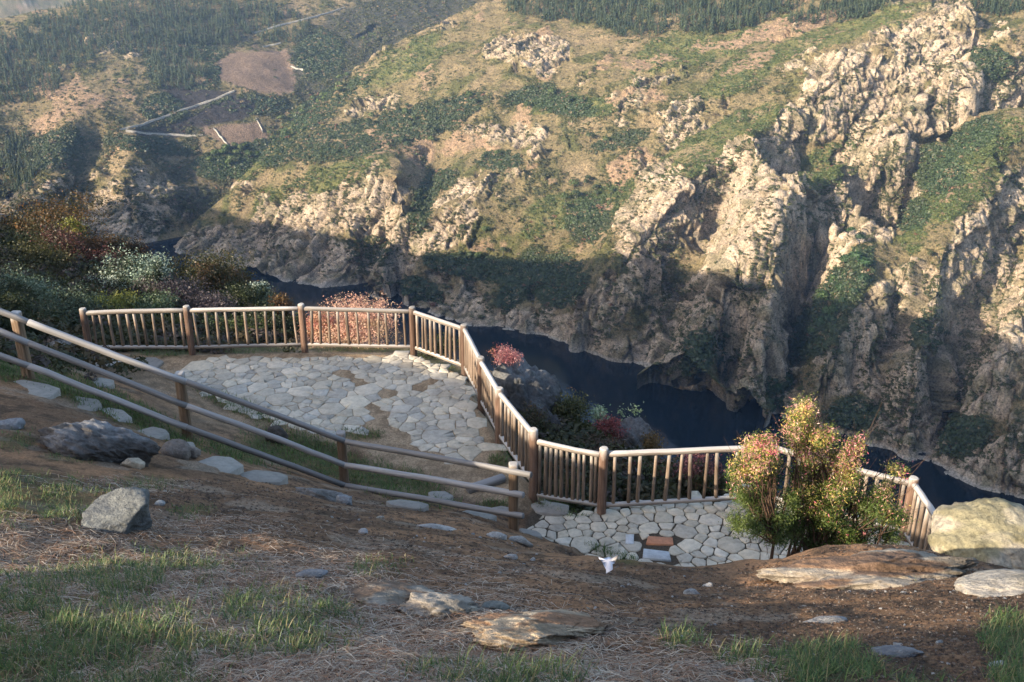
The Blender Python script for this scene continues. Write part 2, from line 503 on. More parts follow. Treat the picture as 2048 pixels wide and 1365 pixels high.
DFIELD = [[(320, 168), (470, 182), (455, 192), (380, 222), (352, 205)], [(365, 238), (470, 190), (520, 203), (500, 238), (400, 256), (330, 262), (290, 262)], [(250, 262), (405, 266), (400, 276), (262, 270)]]
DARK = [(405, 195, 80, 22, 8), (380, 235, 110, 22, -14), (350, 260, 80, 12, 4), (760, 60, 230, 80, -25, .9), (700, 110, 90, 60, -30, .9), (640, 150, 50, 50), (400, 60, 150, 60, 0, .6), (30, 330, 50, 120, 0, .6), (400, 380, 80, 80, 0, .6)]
n1 = fbm(x / 42, y / 42, 5, 21) ; n2 = fbm(x / 14, y / 14, 5, 22); n3 = fbm(x / 5, (y + z) / 5, 4, 23)
steep = 1 - N0[:, 2]
rock = splat(ROCK, 0.45)
n4 = fbm(x / 26 + 40, (y + z) / 26, 5, 27, .6)
rk = rock * 0.95 + (steep - 0.2) * 0.9 + (n1 - 0.5) * 1.1 + (n2 - 0.5) * 1.2 + (n4 - .5) * 1.4
rk = rk - .55 * splat(GREEN, .5) - .75 * splat(GUL, .5)
rock_m = sstep(0.42, 0.60, rk)
shore = 1 - sstep(4.0, 13.0, z - WATER + (n2 - 0.5) * 14)
rock_m = np.maximum(rock_m, shore * main)
soil_m = sstep(0.4, 0.75, splat(SOIL, 0.6) * .8 + (n2 - 0.5) * 2.2 + (n1 - 0.5) * 1.6 + (n3 - .5) * .6 - 0.05) * (1 - rock_m)
green_m = sstep(0.4, 0.75, splat(GREEN, 0.5) * 0.9 + (n1 - 0.5) * 1.0 + (n2 - 0.5) * 0.9 + 0.15)
field_m = np.max([pmask(f) for f in FIELD[:2]], 0); dfield_m = np.max([pmask(f) for f in DFIELD], 0)
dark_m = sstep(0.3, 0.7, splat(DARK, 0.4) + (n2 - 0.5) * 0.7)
# crags: fractured blocks pushed out of the slope
ca, sa = RN[1], -RN[0]
uu = x * ca + y * sa; vv = x * RN[0] + y * RN[1]                # along / up the slope
wx, wy = (n2 - 0.5) * 10, (n1 - 0.5) * 16
f1, f2, c1, t1 = worley3(uu / 27 + wx / 11, vv / 58 + wy / 20, z / 60, 31)
g1, g2_, c2, t2 = worley3(uu / 10 + wx / 9, vv / 20 + wx / 10, z / 20, 41)
h1, h2, c3, t3 = worley3(uu / 3.6 + n3, vv / 6 + n2 * 2, z / 6, 43)
rid = ridged(uu / 38 + wx / 20, vv / 130 + z / 90, 5, 51, .55)
e1, e2, e3 = (1 - sstep(0.0, 0.07, f2 - f1)), (1 - sstep(0.0, 0.10, g2_ - g1)), (1 - sstep(0.0, 0.15, h2 - h1))
big = (c1 - 0.5) * 10.0 + t1 * 15.0 - 3.0 * e1
small = (c2 - 0.5) * 2.6 + t2 * 5.0 - 1.6 * e2
tiny = (c3 - 0.5) * 0.8 + t3 * 1.5 - .6 * e3
disp = rock_m * (big * 0.55 + small * .85 + tiny + (rid - 0.62) * 12) + (1 - rock_m) * ((n3 - 0.5) * 1.8 + (n2 - 0.5) * 3.5 + 0.3 * (big + small) * sstep(.15, .5, rk))
disp *= np.clip((z - WATER + 2) / 8, 0.05, 1) * np.where(main, 1.0, 0.75) * (1 - field_m)
disp *= 1 - 0.8 * sstep(1300, 1700, y)
P = P + N0 * disp[:, None]
crack = rock_m * np.maximum(np.maximum(e1, .8 * e2), .5 * e3)
# what the ground is made of
rockA, rockB, rockC = np.array([.41, .325, .24]), np.array([.30, .25, .195]), np.array([.50, .405, .305])
cR = mixc(mixc(np.broadcast_to(rockA, (len(P), 3)), rockB, sstep(.4, .7, n3)), rockC, sstep(.35, .9, c2) * .7)
lich = sstep(.52, .66, fbm(x / 7 + 9, (y + z) / 7, 4, 61)) * .55
cR = mixc(cR, np.array([.13, .125, .06]), lich)
cR = mixc(cR, np.array([.07, .07, .045]), crack * .6)
pale = .8 * (1 - sstep(.6, 1.9, z - WATER + (n3 - .5) * 1.5))
cR = mixc(cR, np.array([.36, .33, .29]), pale)
cV = mixc(np.broadcast_to(np.array([.165, .135, .075]), (len(P), 3)), np.array([.085, .088, .036]), sstep(.38, .66, n2))
cV = mixc(cV, np.array([.10, .115, .04]), green_m * .7)
cV = mixc(cV, np.array([.24, .185, .115]), sstep(.55, .75, fbm(x / 24, y / 24, 4, 71)) * .7)
cS = mixc(np.broadcast_to(np.array([.30, .21, .145]), (len(P), 3)), np.array([.21, .15, .10]), sstep(.4, .65, n3))
C = mixc(cV, cS, soil_m * .9)
C = mixc(C, cR, rock_m)
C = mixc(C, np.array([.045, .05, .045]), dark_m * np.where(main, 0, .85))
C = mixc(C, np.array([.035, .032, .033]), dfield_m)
C = mixc(C, np.array([.17, .125, .095]) * (.7 + .6 * n2)[:, None], field_m * np.where(main, 0, 1))
C *= (0.82 + 0.36 * n3)[:, None]

t = NT("hillside")
co = t.coord()
a = t.attr().outputs[0]
nf = t.noise(co, 0.55, 6, .7)
nb = t.noise(co, 0.16, 5, .65)
cc = t.mix(1.0, a, t.ramp(t.noise(co, 1.1, 3, .6), [(.34, (.62, .62, .58)), (.5, (1, 1, 1)), (.68, (1.25, 1.23, 1.2))]), 'MULTIPLY')
cc = t.mix(1.0, cc, t.ramp(nf, [(.28, (.55, .55, .5)), (.5, (1, 1, 1)), (.74, (1.4, 1.36, 1.3))]), 'MULTIPLY')
nh = t.noise(t.scl(co, (1, 1, .45)), 1.3, 4, .7)
bm = t.bump(nh, .6, .7, t.bump(nf, 0.8, 1.6))
M_HILL = t.fin(cc, 0.95, bm, 0.1)
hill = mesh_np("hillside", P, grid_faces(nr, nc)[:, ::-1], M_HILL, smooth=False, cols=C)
tag(hill, kind="structure")

t = NT("river_water")
co = t.coord()
w1 = t.noise(t.scl(co, (1, 1, 1)), 0.35, 3, .5)
t.b.inputs['IOR'].default_value = 1.33
M_WATER = t.fin((.006, .011, .016), 0.10, t.bump(w1, 0.10, 0.6), 0.35)
wat = mesh_np("river_water", [(-2600, 60, WATER), (2600, 60, WATER), (2600, 2400, WATER), (-2600, 2400, WATER)], np.array([[0, 1, 2, 3]]), M_WATER)
tag(wat, kind="structure")
# ------------------------------------------------------------------ what grows on the far bank
def clump_proto(seed, n=44, squash=.8, size=.55):
    rg = np.random.default_rng(seed)
    V, Fc, K = [], [], []
    lob = rg.normal(0, .35, (4, 3)); lob[:, 2] = np.abs(lob[:, 2])
    for i in range(n):
        d = rg.normal(0, 1, 3); d /= np.linalg.norm(d); d[2] = abs(d[2]) * 1.1 - .15
        c = lob[rg.integers(4)] * .8 + d * rg.uniform(.55, .8); c[2] *= squash
        u = np.cross(d, rg.normal(0, 1, 3)); u /= np.linalg.norm(u) + 1e-6
        w = np.cross(d, u) + d * rg.normal(0, .5); s = size * rg.uniform(.6, 1.2)
        b = len(V)
        V += [c + u * s * .6, c - u * s * .5 + w * s * .3, c - w * s * .6]
        Fc.append((b, b + 1, b + 2)); K.append(rg.uniform(.65, 1.35))
    return np.array(V), np.array(Fc), np.array(K)
def pine_proto(seed, n=52):
    rg = np.random.default_rng(seed)
    V, Fc, K = [], [], []
    for i in range(n):
        f = rg.uniform(0, 1) ** .8; a = rg.uniform(0, 6.283); r = (1 - f) * .42 * rg.uniform(.6, 1.15) + .03
        z = .12 + .88 * f
        tip = np.array([math.cos(a) * r, math.sin(a) * r, z - .10]); mid = np.array([math.cos(a + .5) * r * .35, math.sin(a + .5) * r * .35, z + .05]); m2 = np.array([math.cos(a - .5) * r * .35, math.sin(a - .5) * r * .35, z + .02])
        b = len(V); V += [tip, mid, m2]; Fc.append((b, b + 1, b + 2)); K.append(rg.uniform(.65, 1.3))
    V += [(-.02, 0, 0), (.02, 0, 0), (0, 0, .9)]; Fc.append((len(V) - 3, len(V) - 2, len(V) - 1)); K.append(.6)
    return np.array(V), np.array(Fc), np.array(K)
def bake(name, protos, pos, scl, rotz, colr, mat, parent=None):
    rg = np.random.default_rng(len(pos))
    which = rg.integers(0, len(protos), len(pos))
    Vs, Fs, Cs, off = [], [], [], 0
    for k, (V, Fc, K) in enumerate(protos):
        i = np.where(which == k)[0]
        if not len(i): continue
        c, s = np.cos(rotz[i])[:, None], np.sin(rotz[i])[:, None]
        S = scl[i]
        X = (V[None, :, 0] * c - V[None, :, 1] * s) * S[:, 0:1] + pos[i, 0:1]
        Yv = (V[None, :, 0] * s + V[None, :, 1] * c) * S[:, 1:2] + pos[i, 1:2]
        Z = V[None, :, 2] * S[:, 2:3] + pos[i, 2:3]
        Vs.append(np.stack([X, Yv, Z], 2).reshape(-1, 3))
        Fs.append((Fc[None] + (np.arange(len(i)) * len(V))[:, None, None] + off).reshape(-1, 3))
        Cs.append((colr[i][:, None, :] * K[None, :, None]).reshape(-1, 3))
        off += len(i) * len(V)
    return mesh_np(name, np.concatenate(Vs), np.concatenate(Fs), mat, parent, face_cols=np.concatenate(Cs))
M_SCRUB = leaf_material("far_foliage", .25)
CL = [clump_proto(i) for i in range(6)]; CLT = [clump_proto(50 + i, 120, 1.0, .34) for i in range(5)]; PN = [pine_proto(80 + i) for i in range(5)]
P3 = P.reshape(nr, nc, 3)
inframe = (IX > -60) & (IX < 2110) & (IY > -70) & (IY < 1030) & (P[:, 2] > WATER + 3.5) & (P[:, 1] < 1500)
gx3, gy3 = np.abs(np.gradient(IY.reshape(nr, nc), axis=0)).ravel(), np.abs(np.gradient(IX.reshape(nr, nc), axis=1)).ravel()
pxa = np.clip(gx3 * gy3, .02, 12)
gul = splat(GUL, .45)
PINE = [(1150, 18, 150, 30, 2), (1250, 50, 80, 26, 8), (1480, 26, 130, 34, -14), (1370, 20, 60, 24), (1690, 26, 110, 20, -12), (1990, 14, 60, 20), (120, 90, 170, 60, -28), (40, 140, 90, 70, 0), (300, 50, 170, 60, -5), (480, 40, 120, 40, 0, .8), (360, 140, 60, 45, 0, .8), (430, 75, 60, 20), (560, 60, 60, 30, 0, .8), (40, 330, 40, 60, 0, .8)]
pinew = splat(PINE, .25)
wgt = (0.06 + 1.3 * sstep(.46, .58, n2) * sstep(.3, .6, n1) + .25 * sstep(.5, .6, n3) + .5 * green_m + 1.4 * sstep(.35, .7, gul + (n2 - .5) * .8)) * (1 - .72 * rock_m * (1 - sstep(.4, .8, gul))) * (1 - .85 * soil_m) * (1 - field_m * .97) * (1 - sstep(.3, .6, pinew))
wall_m = splat([(600, 44, 110, 6, -17), (545, 92, 26, 5, -10), (594, 138, 20, 6, 20), (355, 224, 130, 6, -19), (330, 269, 90, 5, 3)], .4)
wgt = np.where(main, wgt, wgt * 1.9 + .8 * dark_m) * inframe * pxa * (1 - .97 * np.maximum(dfield_m, field_m)) * (1 - .9 * wall_m)
rg = np.random.default_rng(5)
idx = rg.choice(len(P), 110000, p=wgt / wgt.sum())
rad = rg.uniform(.5, 1.35, len(idx)) * (1 + 1.1 * rg.random(len(idx)) ** 4) + 1.6 * sstep(.4, .8, gul[idx]) * rg.random(len(idx))
rad *= np.where(main[idx], 1, 1.25)
colA = mixc(np.broadcast_to(np.array([.062, .075, .030]), (len(idx), 3)), np.array([.115, .115, .045]), rg.random(len(idx)) * .9)
colA = mixc(colA, np.array([.085, .125, .035]), sstep(.3, .7, green_m[idx]) * .7)
colA = mixc(colA, np.array([.04, .07, .03]), sstep(.4, .8, gul[idx]) * .75)
rs = rg.random(len(idx)); colA = np.where((rs > .994)[:, None], np.array([.20, .10, .06]), colA); colA = np.where(((rs > .93) & (rs < .994))[:, None], np.array([.20, .155, .09]), colA)
colA = np.where(((rs < .25) & ~main[idx])[:, None], colA * .7, colA)
pos = P[idx] - np.array([0, 0, .3]) * rad[:, None]
scrub = bake("scrub", CL, pos, np.stack([rad, rad, rad * rg.uniform(.6, .95, len(idx))], 1), rg.uniform(0, 6.28, len(idx)), colA, M_SCRUB)
tag(scrub, kind="stuff")
w3 = rock_m * sstep(.35, .9, crack) * sstep(.40, .56, n4) * inframe * pxa * (1 - shore * .7)
idx = rg.choice(len(P), 15000, p=w3 / w3.sum())
rad = rg.uniform(.4, 1.15, len(idx)) * (1 + .8 * rg.random(len(idx)) ** 4)
colA = mixc(np.broadcast_to(np.array([.055, .065, .025]), (len(idx), 3)), np.array([.085, .10, .035]), rg.random(len(idx)))
tag(bake("crevice_scrub", CL, P[idx] - np.array([0, 0, .2]), np.stack([rad, rad, rad * .9], 1), rg.uniform(0, 6.28, len(idx)), colA, M_SCRUB), kind="stuff")
w2 = sstep(.35, .6, pinew + (n2 - .5) * .5) * (1 - wall_m) * inframe * pxa * (1 - field_m) * (1 - soil_m * .5)
idx = rg.choice(len(P), 5200, p=w2 / w2.sum())
ph = rg.uniform(5, 12, len(idx))
cp = mixc(np.broadcast_to(np.array([.038, .062, .035]), (len(idx), 3)), np.array([.085, .11, .05]), rg.random(len(idx)))
pines = bake("pine_wood", PN, P[idx] - np.array([0, 0, .4]), np.stack([ph * .9, ph * .9, ph], 1), rg.uniform(0, 6.28, len(idx)), cp, M_SCRUB)
tag(pines, kind="stuff")
# far vertices visible at a pixel
_vis = np.where(inframe)[0]
def far_at(px, py, r=4):
    m = _vis[(np.abs(IX[_vis] - px) < r) & (np.abs(IY[_vis] - py) < r)]
    if not len(m): return None
    q = proj(P[m]); d = np.hypot(q[0] - px, q[1] - py) + .02 * (P[m, 1] - P[m, 1].min())
    return P[m[np.argmin(d)]]
# single trees one can tell apart
def far_tree(name, seed, hh, colr):
    rg = np.random.default_rng(seed)
    V, Fc, K = clump_proto(seed, 230, 1.0, .30)
    V = V * np.array([.5, .5, .42]) * hh + np.array([0, 0, hh * .45])
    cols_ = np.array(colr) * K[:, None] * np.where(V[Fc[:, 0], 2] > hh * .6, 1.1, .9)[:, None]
    a = np.linspace(0, 2 * np.pi, 6, endpoint=False)
    T = np.concatenate([np.stack([np.cos(a) * .05 * hh, np.sin(a) * .05 * hh, 0 * a - .5], 1), np.stack([np.cos(a) * .025 * hh, np.sin(a) * .025 * hh, 0 * a + hh * .5], 1)])
    b = len(V); tf = [(b + k, b + (k + 1) % 6, b + 6 + (k + 1) % 6) for k in range(6)] + [(b + k, b + 6 + (k + 1) % 6, b + 6 + k) for k in range(6)]
    return mesh_np(name, np.concatenate([V, T]), np.concatenate([Fc, np.array(tf)]), M_SCRUB, face_cols=np.concatenate([cols_, np.full((12, 3), .06)]))
TREES = [("gully_tree", "dark green tree among others crowding the steep rocky ravine across the river", "trees in the ravine across the river", [(.042, .085, .03), (.055, .10, .03), (.035, .065, .028)], [(1700, 575, 26, 55, 20), (1650, 640, 30, 45, 35), (1610, 680, 30, 30, 35), (1710, 500, 12, 40), (1560, 785, 22, 30)], 46, 8),
         ("slope_tree", "rounded green tree growing singly on the sunny brown slope across the river", "lone trees on the slope across the river", [(.06, .085, .035), (.075, .11, .035), (.05, .07, .03)], [(880, 365, 25, 20), (1000, 315, 40, 14), (1230, 280, 80, 14), (820, 260, 110, 40), (900, 200, 80, 20), (1110, 210, 70, 16), (1180, 400, 60, 50), (960, 490, 60, 40)], 46, 7),
         ("valley_tree", "bright green tree in the leafy valley between the two hills", "trees in the valley between the hills", [(.09, .135, .04), (.07, .11, .035), (.10, .13, .045)], [(480, 310, 50, 20), (560, 270, 30, 20, -30), (630, 215, 40, 14, -40), (690, 170, 30, 10, -40), (440, 330, 20, 14)], 36, 7.5)]
for nm, lab, grp, cl, spl, n, hh in TREES:
    prot = [far_tree(nm, 300 + k, hh, cl[k]) for k in range(3)]
    w = splat(spl, .3) * inframe * pxa * (main if nm != "valley_tree" else 1)
    idx = rg.choice(len(P), n * 2, replace=False, p=w / w.sum())
    used = []
    for i in idx:
        if len(used) >= n: break
        if any(np.linalg.norm(P[i] - P[j]) < 3.5 for j in used): continue
        k = len(used)
        o = prot[k] if k < 3 else prot[k % 3].copy()
        if k >= 3: col.objects.link(o)
        o.location = P[i]; sc = rg.uniform(.6, 1.15); o.scale = (sc, sc, sc * rg.uniform(.85, 1.1)); o.rotation_euler = (0, 0, rg.uniform(0, 6.28))
        tag(o, lab, "tree", grp)
        used.append(i)
# dry stone walls and tracks of the left hill
t = NT("pale_stone")
M_WALL = t.fin(t.ramp(t.noise(t.coord(), .8, 5, .7), [(.3, (.20, .19, .16)), (.7, (.46, .43, .38))]), .95)
WALLS = [([(240, 262), (285, 250), (330, 235), (380, 217), (430, 200), (468, 184)], "long pale stone wall climbing diagonally beside the dark field"),
         ([(252, 264), (290, 268), (330, 270), (370, 273), (405, 272)], "low pale wall along the lower edge of the dark terrace"),
         ([(428, 258), (436, 270), (446, 281), (456, 292)], "short white wall dividing the two small brown plots"),
         ([(505, 68), (540, 58), (575, 48), (620, 38), (655, 27), (690, 16)], "pale wall running up the dark burnt hillside near the skyline"),
         ([(526, 95), (545, 91), (561, 88)], "short pale wall just above the large brown field"),
         ([(580, 134), (592, 138), (606, 142)], "bright white wall stub at the right end of the brown field"),
         ([(512, 238), (520, 252), (526, 266)], "thin wall closing the right side of the small brown plot")]
for pts, lab in WALLS:
    q = [far_at(*a, r=6) for a in sum([[((p0[0] * (1 - f) + p1[0] * f), (p0[1] * (1 - f) + p1[1] * f)) for f in (0, .34, .67)] for p0, p1 in zip(pts[:-1], pts[1:])], []) + [pts[-1]]]
    q = np.array([v for v in q if v is not None])
    if len(q) < 2: continue
    d = np.gradient(q[:, :2], axis=0); d /= np.linalg.norm(d, axis=1, keepdims=True) + 1e-6
    nn = np.stack([-d[:, 1], d[:, 0]], 1) * .45
    hgt = 1.5 + rg.uniform(-.5, .5, len(q))
    V = []
    for i in range(len(q)):
        x_, y_, z_ = q[i]
        V += [(x_ - nn[i, 0], y_ - nn[i, 1], z_ - 1.2), (x_ - nn[i, 0] * .8, y_ - nn[i, 1] * .8, z_ + hgt[i]), (x_ + nn[i, 0] * .8, y_ + nn[i, 1] * .8, z_ + hgt[i]), (x_ + nn[i, 0], y_ + nn[i, 1], z_ - 1.2)]
    Q = []
    for i in range(len(q) - 1):
        for k in range(3): Q.append((i * 4 + k, i * 4 + k + 1, i * 4 + k + 5, i * 4 + k + 4))
    Q += [(0, 1, 2, 3), (len(V) - 4, len(V) - 1, len(V) - 2, len(V) - 3)]
    tag(mesh_np("stone_wall", V, np.array(Q), M_WALL), lab, "wall")
# ================================================================== NEAR SIDE: the viewpoint's hillside
ZU, ZL = -9.95, -10.2                   # the upper and the lower terrace
def base_near(x, y):
    s = x * 0.40 + y * 0.9165
    s2 = x * RN[0] + y * RN[1]
    k = sstep(30, 60, np.hypot(x, y))
    s = s * (1 - k) + s2 * k
    z = np.interp(s, [-700, -300, -120, -60, -20, -8, 0, 3, 15, 25, 33, 60, 360, 600], [30, 22, 10, 14, 3.2, 0.2, -1.75, -2.7, -9.2, -10.3, -15, -42, -250, -300])
    al = -0.801 * x + 0.598 * y
    R = np.interp(al, [100, 300, 435, 640, 731, 900, 1500], [14, 25, 16, 10, 2, -9, -20])
    rim = np.interp(al, [80, 250, 300, 350, 431, 476, 519, 581, 655, 744, 900], [0, 19, 22, 22, 23, 23, 16, 3, -20, -58, -80])  # off-frame plateau and rim heights, shaped to place their shadow on the far bank
    return z + k * np.interp(s, [-120, -60, 0, 40], [1, 1, 0, 0]) * (R - 14) + k * np.interp(s, [-260, -40, 12, 45], [0, 1, 1, 0]) * rim * sstep(90, 200, np.hypot(x, y))
NC = []
def add(px, py, Y): NC.append(at(px, py, Y))
for row in [(1365, [(-300, 3.2), (0, 3.2), (500, 3.15), (1024, 3.1), (1536, 3.1), (2048, 3.1), (2350, 3.1)]),
            (1250, [(-300, 4.0), (0, 4.1), (500, 4.3), (1024, 4.5), (1300, 4.55), (1600, 4.5), (2048, 4.2), (2350, 4.1)]),
            (1200, [(1050, 5.2), (1250, 5.6), (1500, 5.6), (1750, 5.3), (2048, 4.9)]),
            (1150, [(-300, 4.9), (0, 5.2), (400, 5.5), (760, 5.5), (900, 6.2), (1100, 6.9), (1300, 7.2), (1500, 7.1), (1700, 6.7), (1850, 6.3), (2040, 5.9), (2300, 5.6)]),
            (1100, [(0, 5.9), (400, 6.3), (700, 7.1), (900, 8.4), (1050, 9.6)]),
            (1050, [(-300, 6.9), (-120, 6.75), (0, 6.6), (400, 7.5), (700, 9.4), (850, 11.0), (950, 12.6)]),
            (1000, [(0, 7.5), (300, 8.8), (600, 11.3), (720, 13.4)]),
            (950, [(-300, 8.9), (-120, 8.8), (0, 8.75), (300, 10.6), (480, 12.4), (600, 14.4)]),
            (870, [(-300, 10.5), (0, 11.3), (200, 12.9), (320, 14.6)]), (810, [(0, 13.3), (150, 14.5), (270, 16)]), (760, [(-200, 14.3), (0, 15.2)])]:
    for px, Y in row[1]: add(px, row[0], Y)
LIP = [(1180, 1118, 8.3), (1300, 1131, 7.75), (1500, 1141, 7.5), (1560, 1120, 7.7), (1650, 1093, 8.1), (1780, 1087, 8.3), (1880, 1102, 8.1), (1960, 1130, 7.3), (2060, 1165, 6.7), (2250, 1170, 6.5)]
for px, py, Y in LIP: add(px, py, Y)
for px in (1300, 1400, 1500, 1600, 1750, 1900, 2050, 2250):
    p = at(px, 1140 if px < 1560 else 1100, 1)
    NC.append(np.array([p[0] * 10.4, 10.4, -8.25])); NC.append(np.array([p[0] * 13.3, 13.3, -10.15])); 
for px, py, Y in [(1150, 1090, 11.2)]: add(px, py, Y)
FPOST = [((57, 756), (55, 624), 16.6), ((376, 872), (372, 745), 17.2), ((690, 982), (688, 864), 18.2), ((1027, 1060), (1027, 927), 16.5)]
def depth_pt(px, py, D):
    a, b, c = ray(px, py); return np.array([a * D, b * D, c * D])
fpost = [depth_pt(*b, D) for b, tp, D in FPOST]
NC += fpost
NC.append(fpost[0] + (fpost[0] - fpost[1]) * np.array([.55, .55, .8]))
for px, py, Y in [(0, 700, 19.5), (100, 720, 20), (250, 745, 20.3), (300, 780, 19.0), (420, 860, 17.4), (520, 905, 16.9), (200, 790, 17.0), (0, 730, 17)]: add(px, py, Y)
for px, py, z in [(330, 720, ZU), (200, 712, ZU), (450, 830, -9.85), (560, 880, -9.85), (760, 940, -9.95), (900, 980, -10.0), (980, 1010, -10.1)]: NC.append(atz(px, py, z))
EDGE_PX = [(-600, 455, 42), (-300, 470, 42), (0, 480, 41), (150, 510, 41), (280, 556, 39), (450, 615, 34), (560, 645, 31), (720, 684, 28), (860, 700, 26.5), (1000, 745, 24.3), (1120, 855, 21.8), (1250, 915, 20.3), (1400, 965, 19.4), (1600, 1000, 18.5), (1800, 1030, 18), (2100, 1100, 16.5), (2500, 1180, 14)]
EDGE = np.array([at(*e) for e in EDGE_PX])
EDGE = np.concatenate([[EDGE[0] + np.array([-1200.0, 900.0, 0])], EDGE])
for e in EDGE[1:]: NC.append(e)
for px, py, Y in [(0, 560, 31), (150, 580, 32), (100, 650, 25), (300, 650, 28), (450, 655, 28.5), (-300, 560, 28), (-300, 660, 20)]: add(px, py, Y)
# the hillside left of and behind the viewpoint, out of the frame
for X, Y, Z in [(-12, 4, -2.6), (-22, 4, 0.6), (-34, 2, 3.5), (-20, -12, 2.2), (-40, -14, 7), (-16, 14, -4.5), (-28, 14, -1.8), (-40, 16, -0.5), (-6, -8, 0.3), (0, -8, 0.0), (10, -6, -0.8), (16, 2, -4), (22, 10, -9), (26, 22, -14), (-30, 26, -5.5), (-34, 40, -12)]:
    NC.append(np.array([X, Y, Z], float))
# unseen crest added at left, shaped to keep low sun off most of the viewpoint
_su, _sl = np.array([-math.sin(SUN_AZ), -math.cos(SUN_AZ)]), np.array([math.cos(SUN_AZ), -math.sin(SUN_AZ)])
for l_, h_ in [(3, .6), (1, .3), (-1, -.6), (-2, -1.5), (-2.6, -1.95), (-3.2, -2.5), (-3.6, -2.8), (-4, -3.1), (-4.6, -3.0), (-5.2, -3.2), (-5.7, -3.2), (-6.4, -4.3), (-7.2, -5.3), (-8.5, -5.6), (-12, -5.4), (-17, -5.6), (-20, -6.1), (-22, -6.7), (-25, -7.7), (-28, -8.0)]:
    for t_, e_ in ((9, 0), (8.2, .35), (9.8, .35)):
        q = _su * t_ + _sl * l_
        NC.append(np.array([q[0], q[1], h_ + 9 * math.tan(SUN_EL) - e_]))
NC = np.array(NC)
_, keep = np.unique(np.round(NC[:, :2] / 0.12).astype(int), axis=0, return_index=True)
NC = NC[keep]
rbf_near = RBF(NC, NC[:, 2] - base_near(NC[:, 0], NC[:, 1]), 0.02)

UP_POST = [((181, 708), (165, 617)), ((385, 708), (374, 612)), ((610, 702), (604, 608)), ((828, 707), (822, 614)), ((930, 746), (931, 649)), ((963, 815), (966, 714)), ((999, 884), (1002, 776)), ((1066, 981), (1070, 858))]
LO_POST = [((1203, 1027), (1209, 896)), ((1526, 1008), (1531, 882)), ((1806, 1080), (1834, 955))]
upost = [atz(*b, ZU) for b, tp in UP_POST]
lpost = [atz(*b, ZL) for b, tp in LO_POST]
lend = atz(1893, 1053, ZL + 1.2); lend[2] = ZL
UPOLY = np.array([p[:2] for p in upost] + [atz(1040, 1010, ZU)[:2], atz(930, 990, ZU)[:2], atz(700, 900, ZU)[:2], atz(470, 835, ZU)[:2], atz(330, 760, ZU)[:2]])
LPOLY = np.array([atz(1068, 1000, ZL)[:2], lpost[0][:2], lpost[1][:2], lpost[2][:2], lend[:2], atz(1880, 1150, ZL)[:2], atz(1500, 1165, ZL)[:2], atz(1240, 1140, ZL)[:2], atz(1040, 1070, ZL)[:2]])

def ground(x, y, fine=True):
    x = np.asarray(x, float); y = np.asarray(y, float)
    r = np.hypot(x, y)
    fade = 1 - sstep(38, 62, r)
    z = base_near(x, y) + np.clip(rbf_near(x, y), -9, 9) * fade
    drop = np.maximum(0, signed_dist(x, y, EDGE[:, :2].tolist()))
    z = np.where(drop > 0, np.minimum(z - np.minimum(0.85 * drop, 26) * fade, np.maximum(-11.5 - 0.78 * drop, -285)), z)
    wu = sstep(-0.5, 0.15, poly_sd(x, y, UPOLY)); wl = sstep(-0.4, 0.2, poly_sd(x, y, LPOLY))
    wd = np.maximum(wu, wl)
    zd = (ZU * wu + ZL * wl) / np.maximum(wu + wl, 1e-6)
    if fine:
        nn = (fbm(x / 2.2, y / 2.2, 4, 101) - .5) * .22 + (fbm(x / .42, y / .42, 4, 102) - .5) * .085 + (fbm(x / .09, y / .09, 3, 103) - .5) * .018
        far = sstep(40, 90, r)
        nn = nn * (1 - far) + far * ((fbm(x / 40, y / 40, 4, 104) - .5) * 9 + (fbm(x / 9, y / 9, 4, 105) - .5) * 3)
        z = z + nn * (1 - 0.93 * wd)
    return z * (1 - wd) + (zd + (z - zd) * 0.0) * wd + (wd > .99) * ((fbm(x / .3, y / .3, 3, 106) - .5) * .012)

NTH, NRR = NEAR_RES
th_in = np.linspace(-0.60, 0.60, NTH)
th = np.concatenate([np.linspace(-math.pi, -0.62, 90, endpoint=False), th_in, np.linspace(0.62, math.pi, 90)])
rr = np.concatenate([[0.02], np.geomspace(0.6, 2.9, 26, endpoint=False), np.geomspace(2.9, 30, NRR, endpoint=False), np.geomspace(30, 70, 110, endpoint=False), np.geomspace(70, 900, 90)])
GX, GY = rr[:, None] * np.sin(th)[None], rr[:, None] * np.cos(th)[None]
GZ = ground(GX, GY)
GP = np.stack([GX, GY, GZ], 2).reshape(-1, 3)
gN = grid_normals(GP, len(rr), len(th))
gx_, gy_ = proj(GP)
infr = (GP[:, 1] > 1.5)
gx_ = np.where(infr, gx_, -5000); gy_ = np.where(infr, gy_, 5000)
def nsplat(lst, X, Y, soft=0.4):
    w = np.zeros(np.shape(X), np.float32)
    for e in lst:
        cx, cy, rx, ry = e[:4]; ang = math.radians(e[4] if len(e) > 4 else 0); s = e[5] if len(e) > 5 else 1.0
        dx, dy = X - cx, Y - cy
        u = (dx * math.cos(ang) + dy * math.sin(ang)) / rx; v = (-dx * math.sin(ang) + dy * math.cos(ang)) / ry
        w = np.maximum(w, s * (1 - sstep(1 - soft, 1 + soft, np.sqrt(u * u + v * v))))
    return w
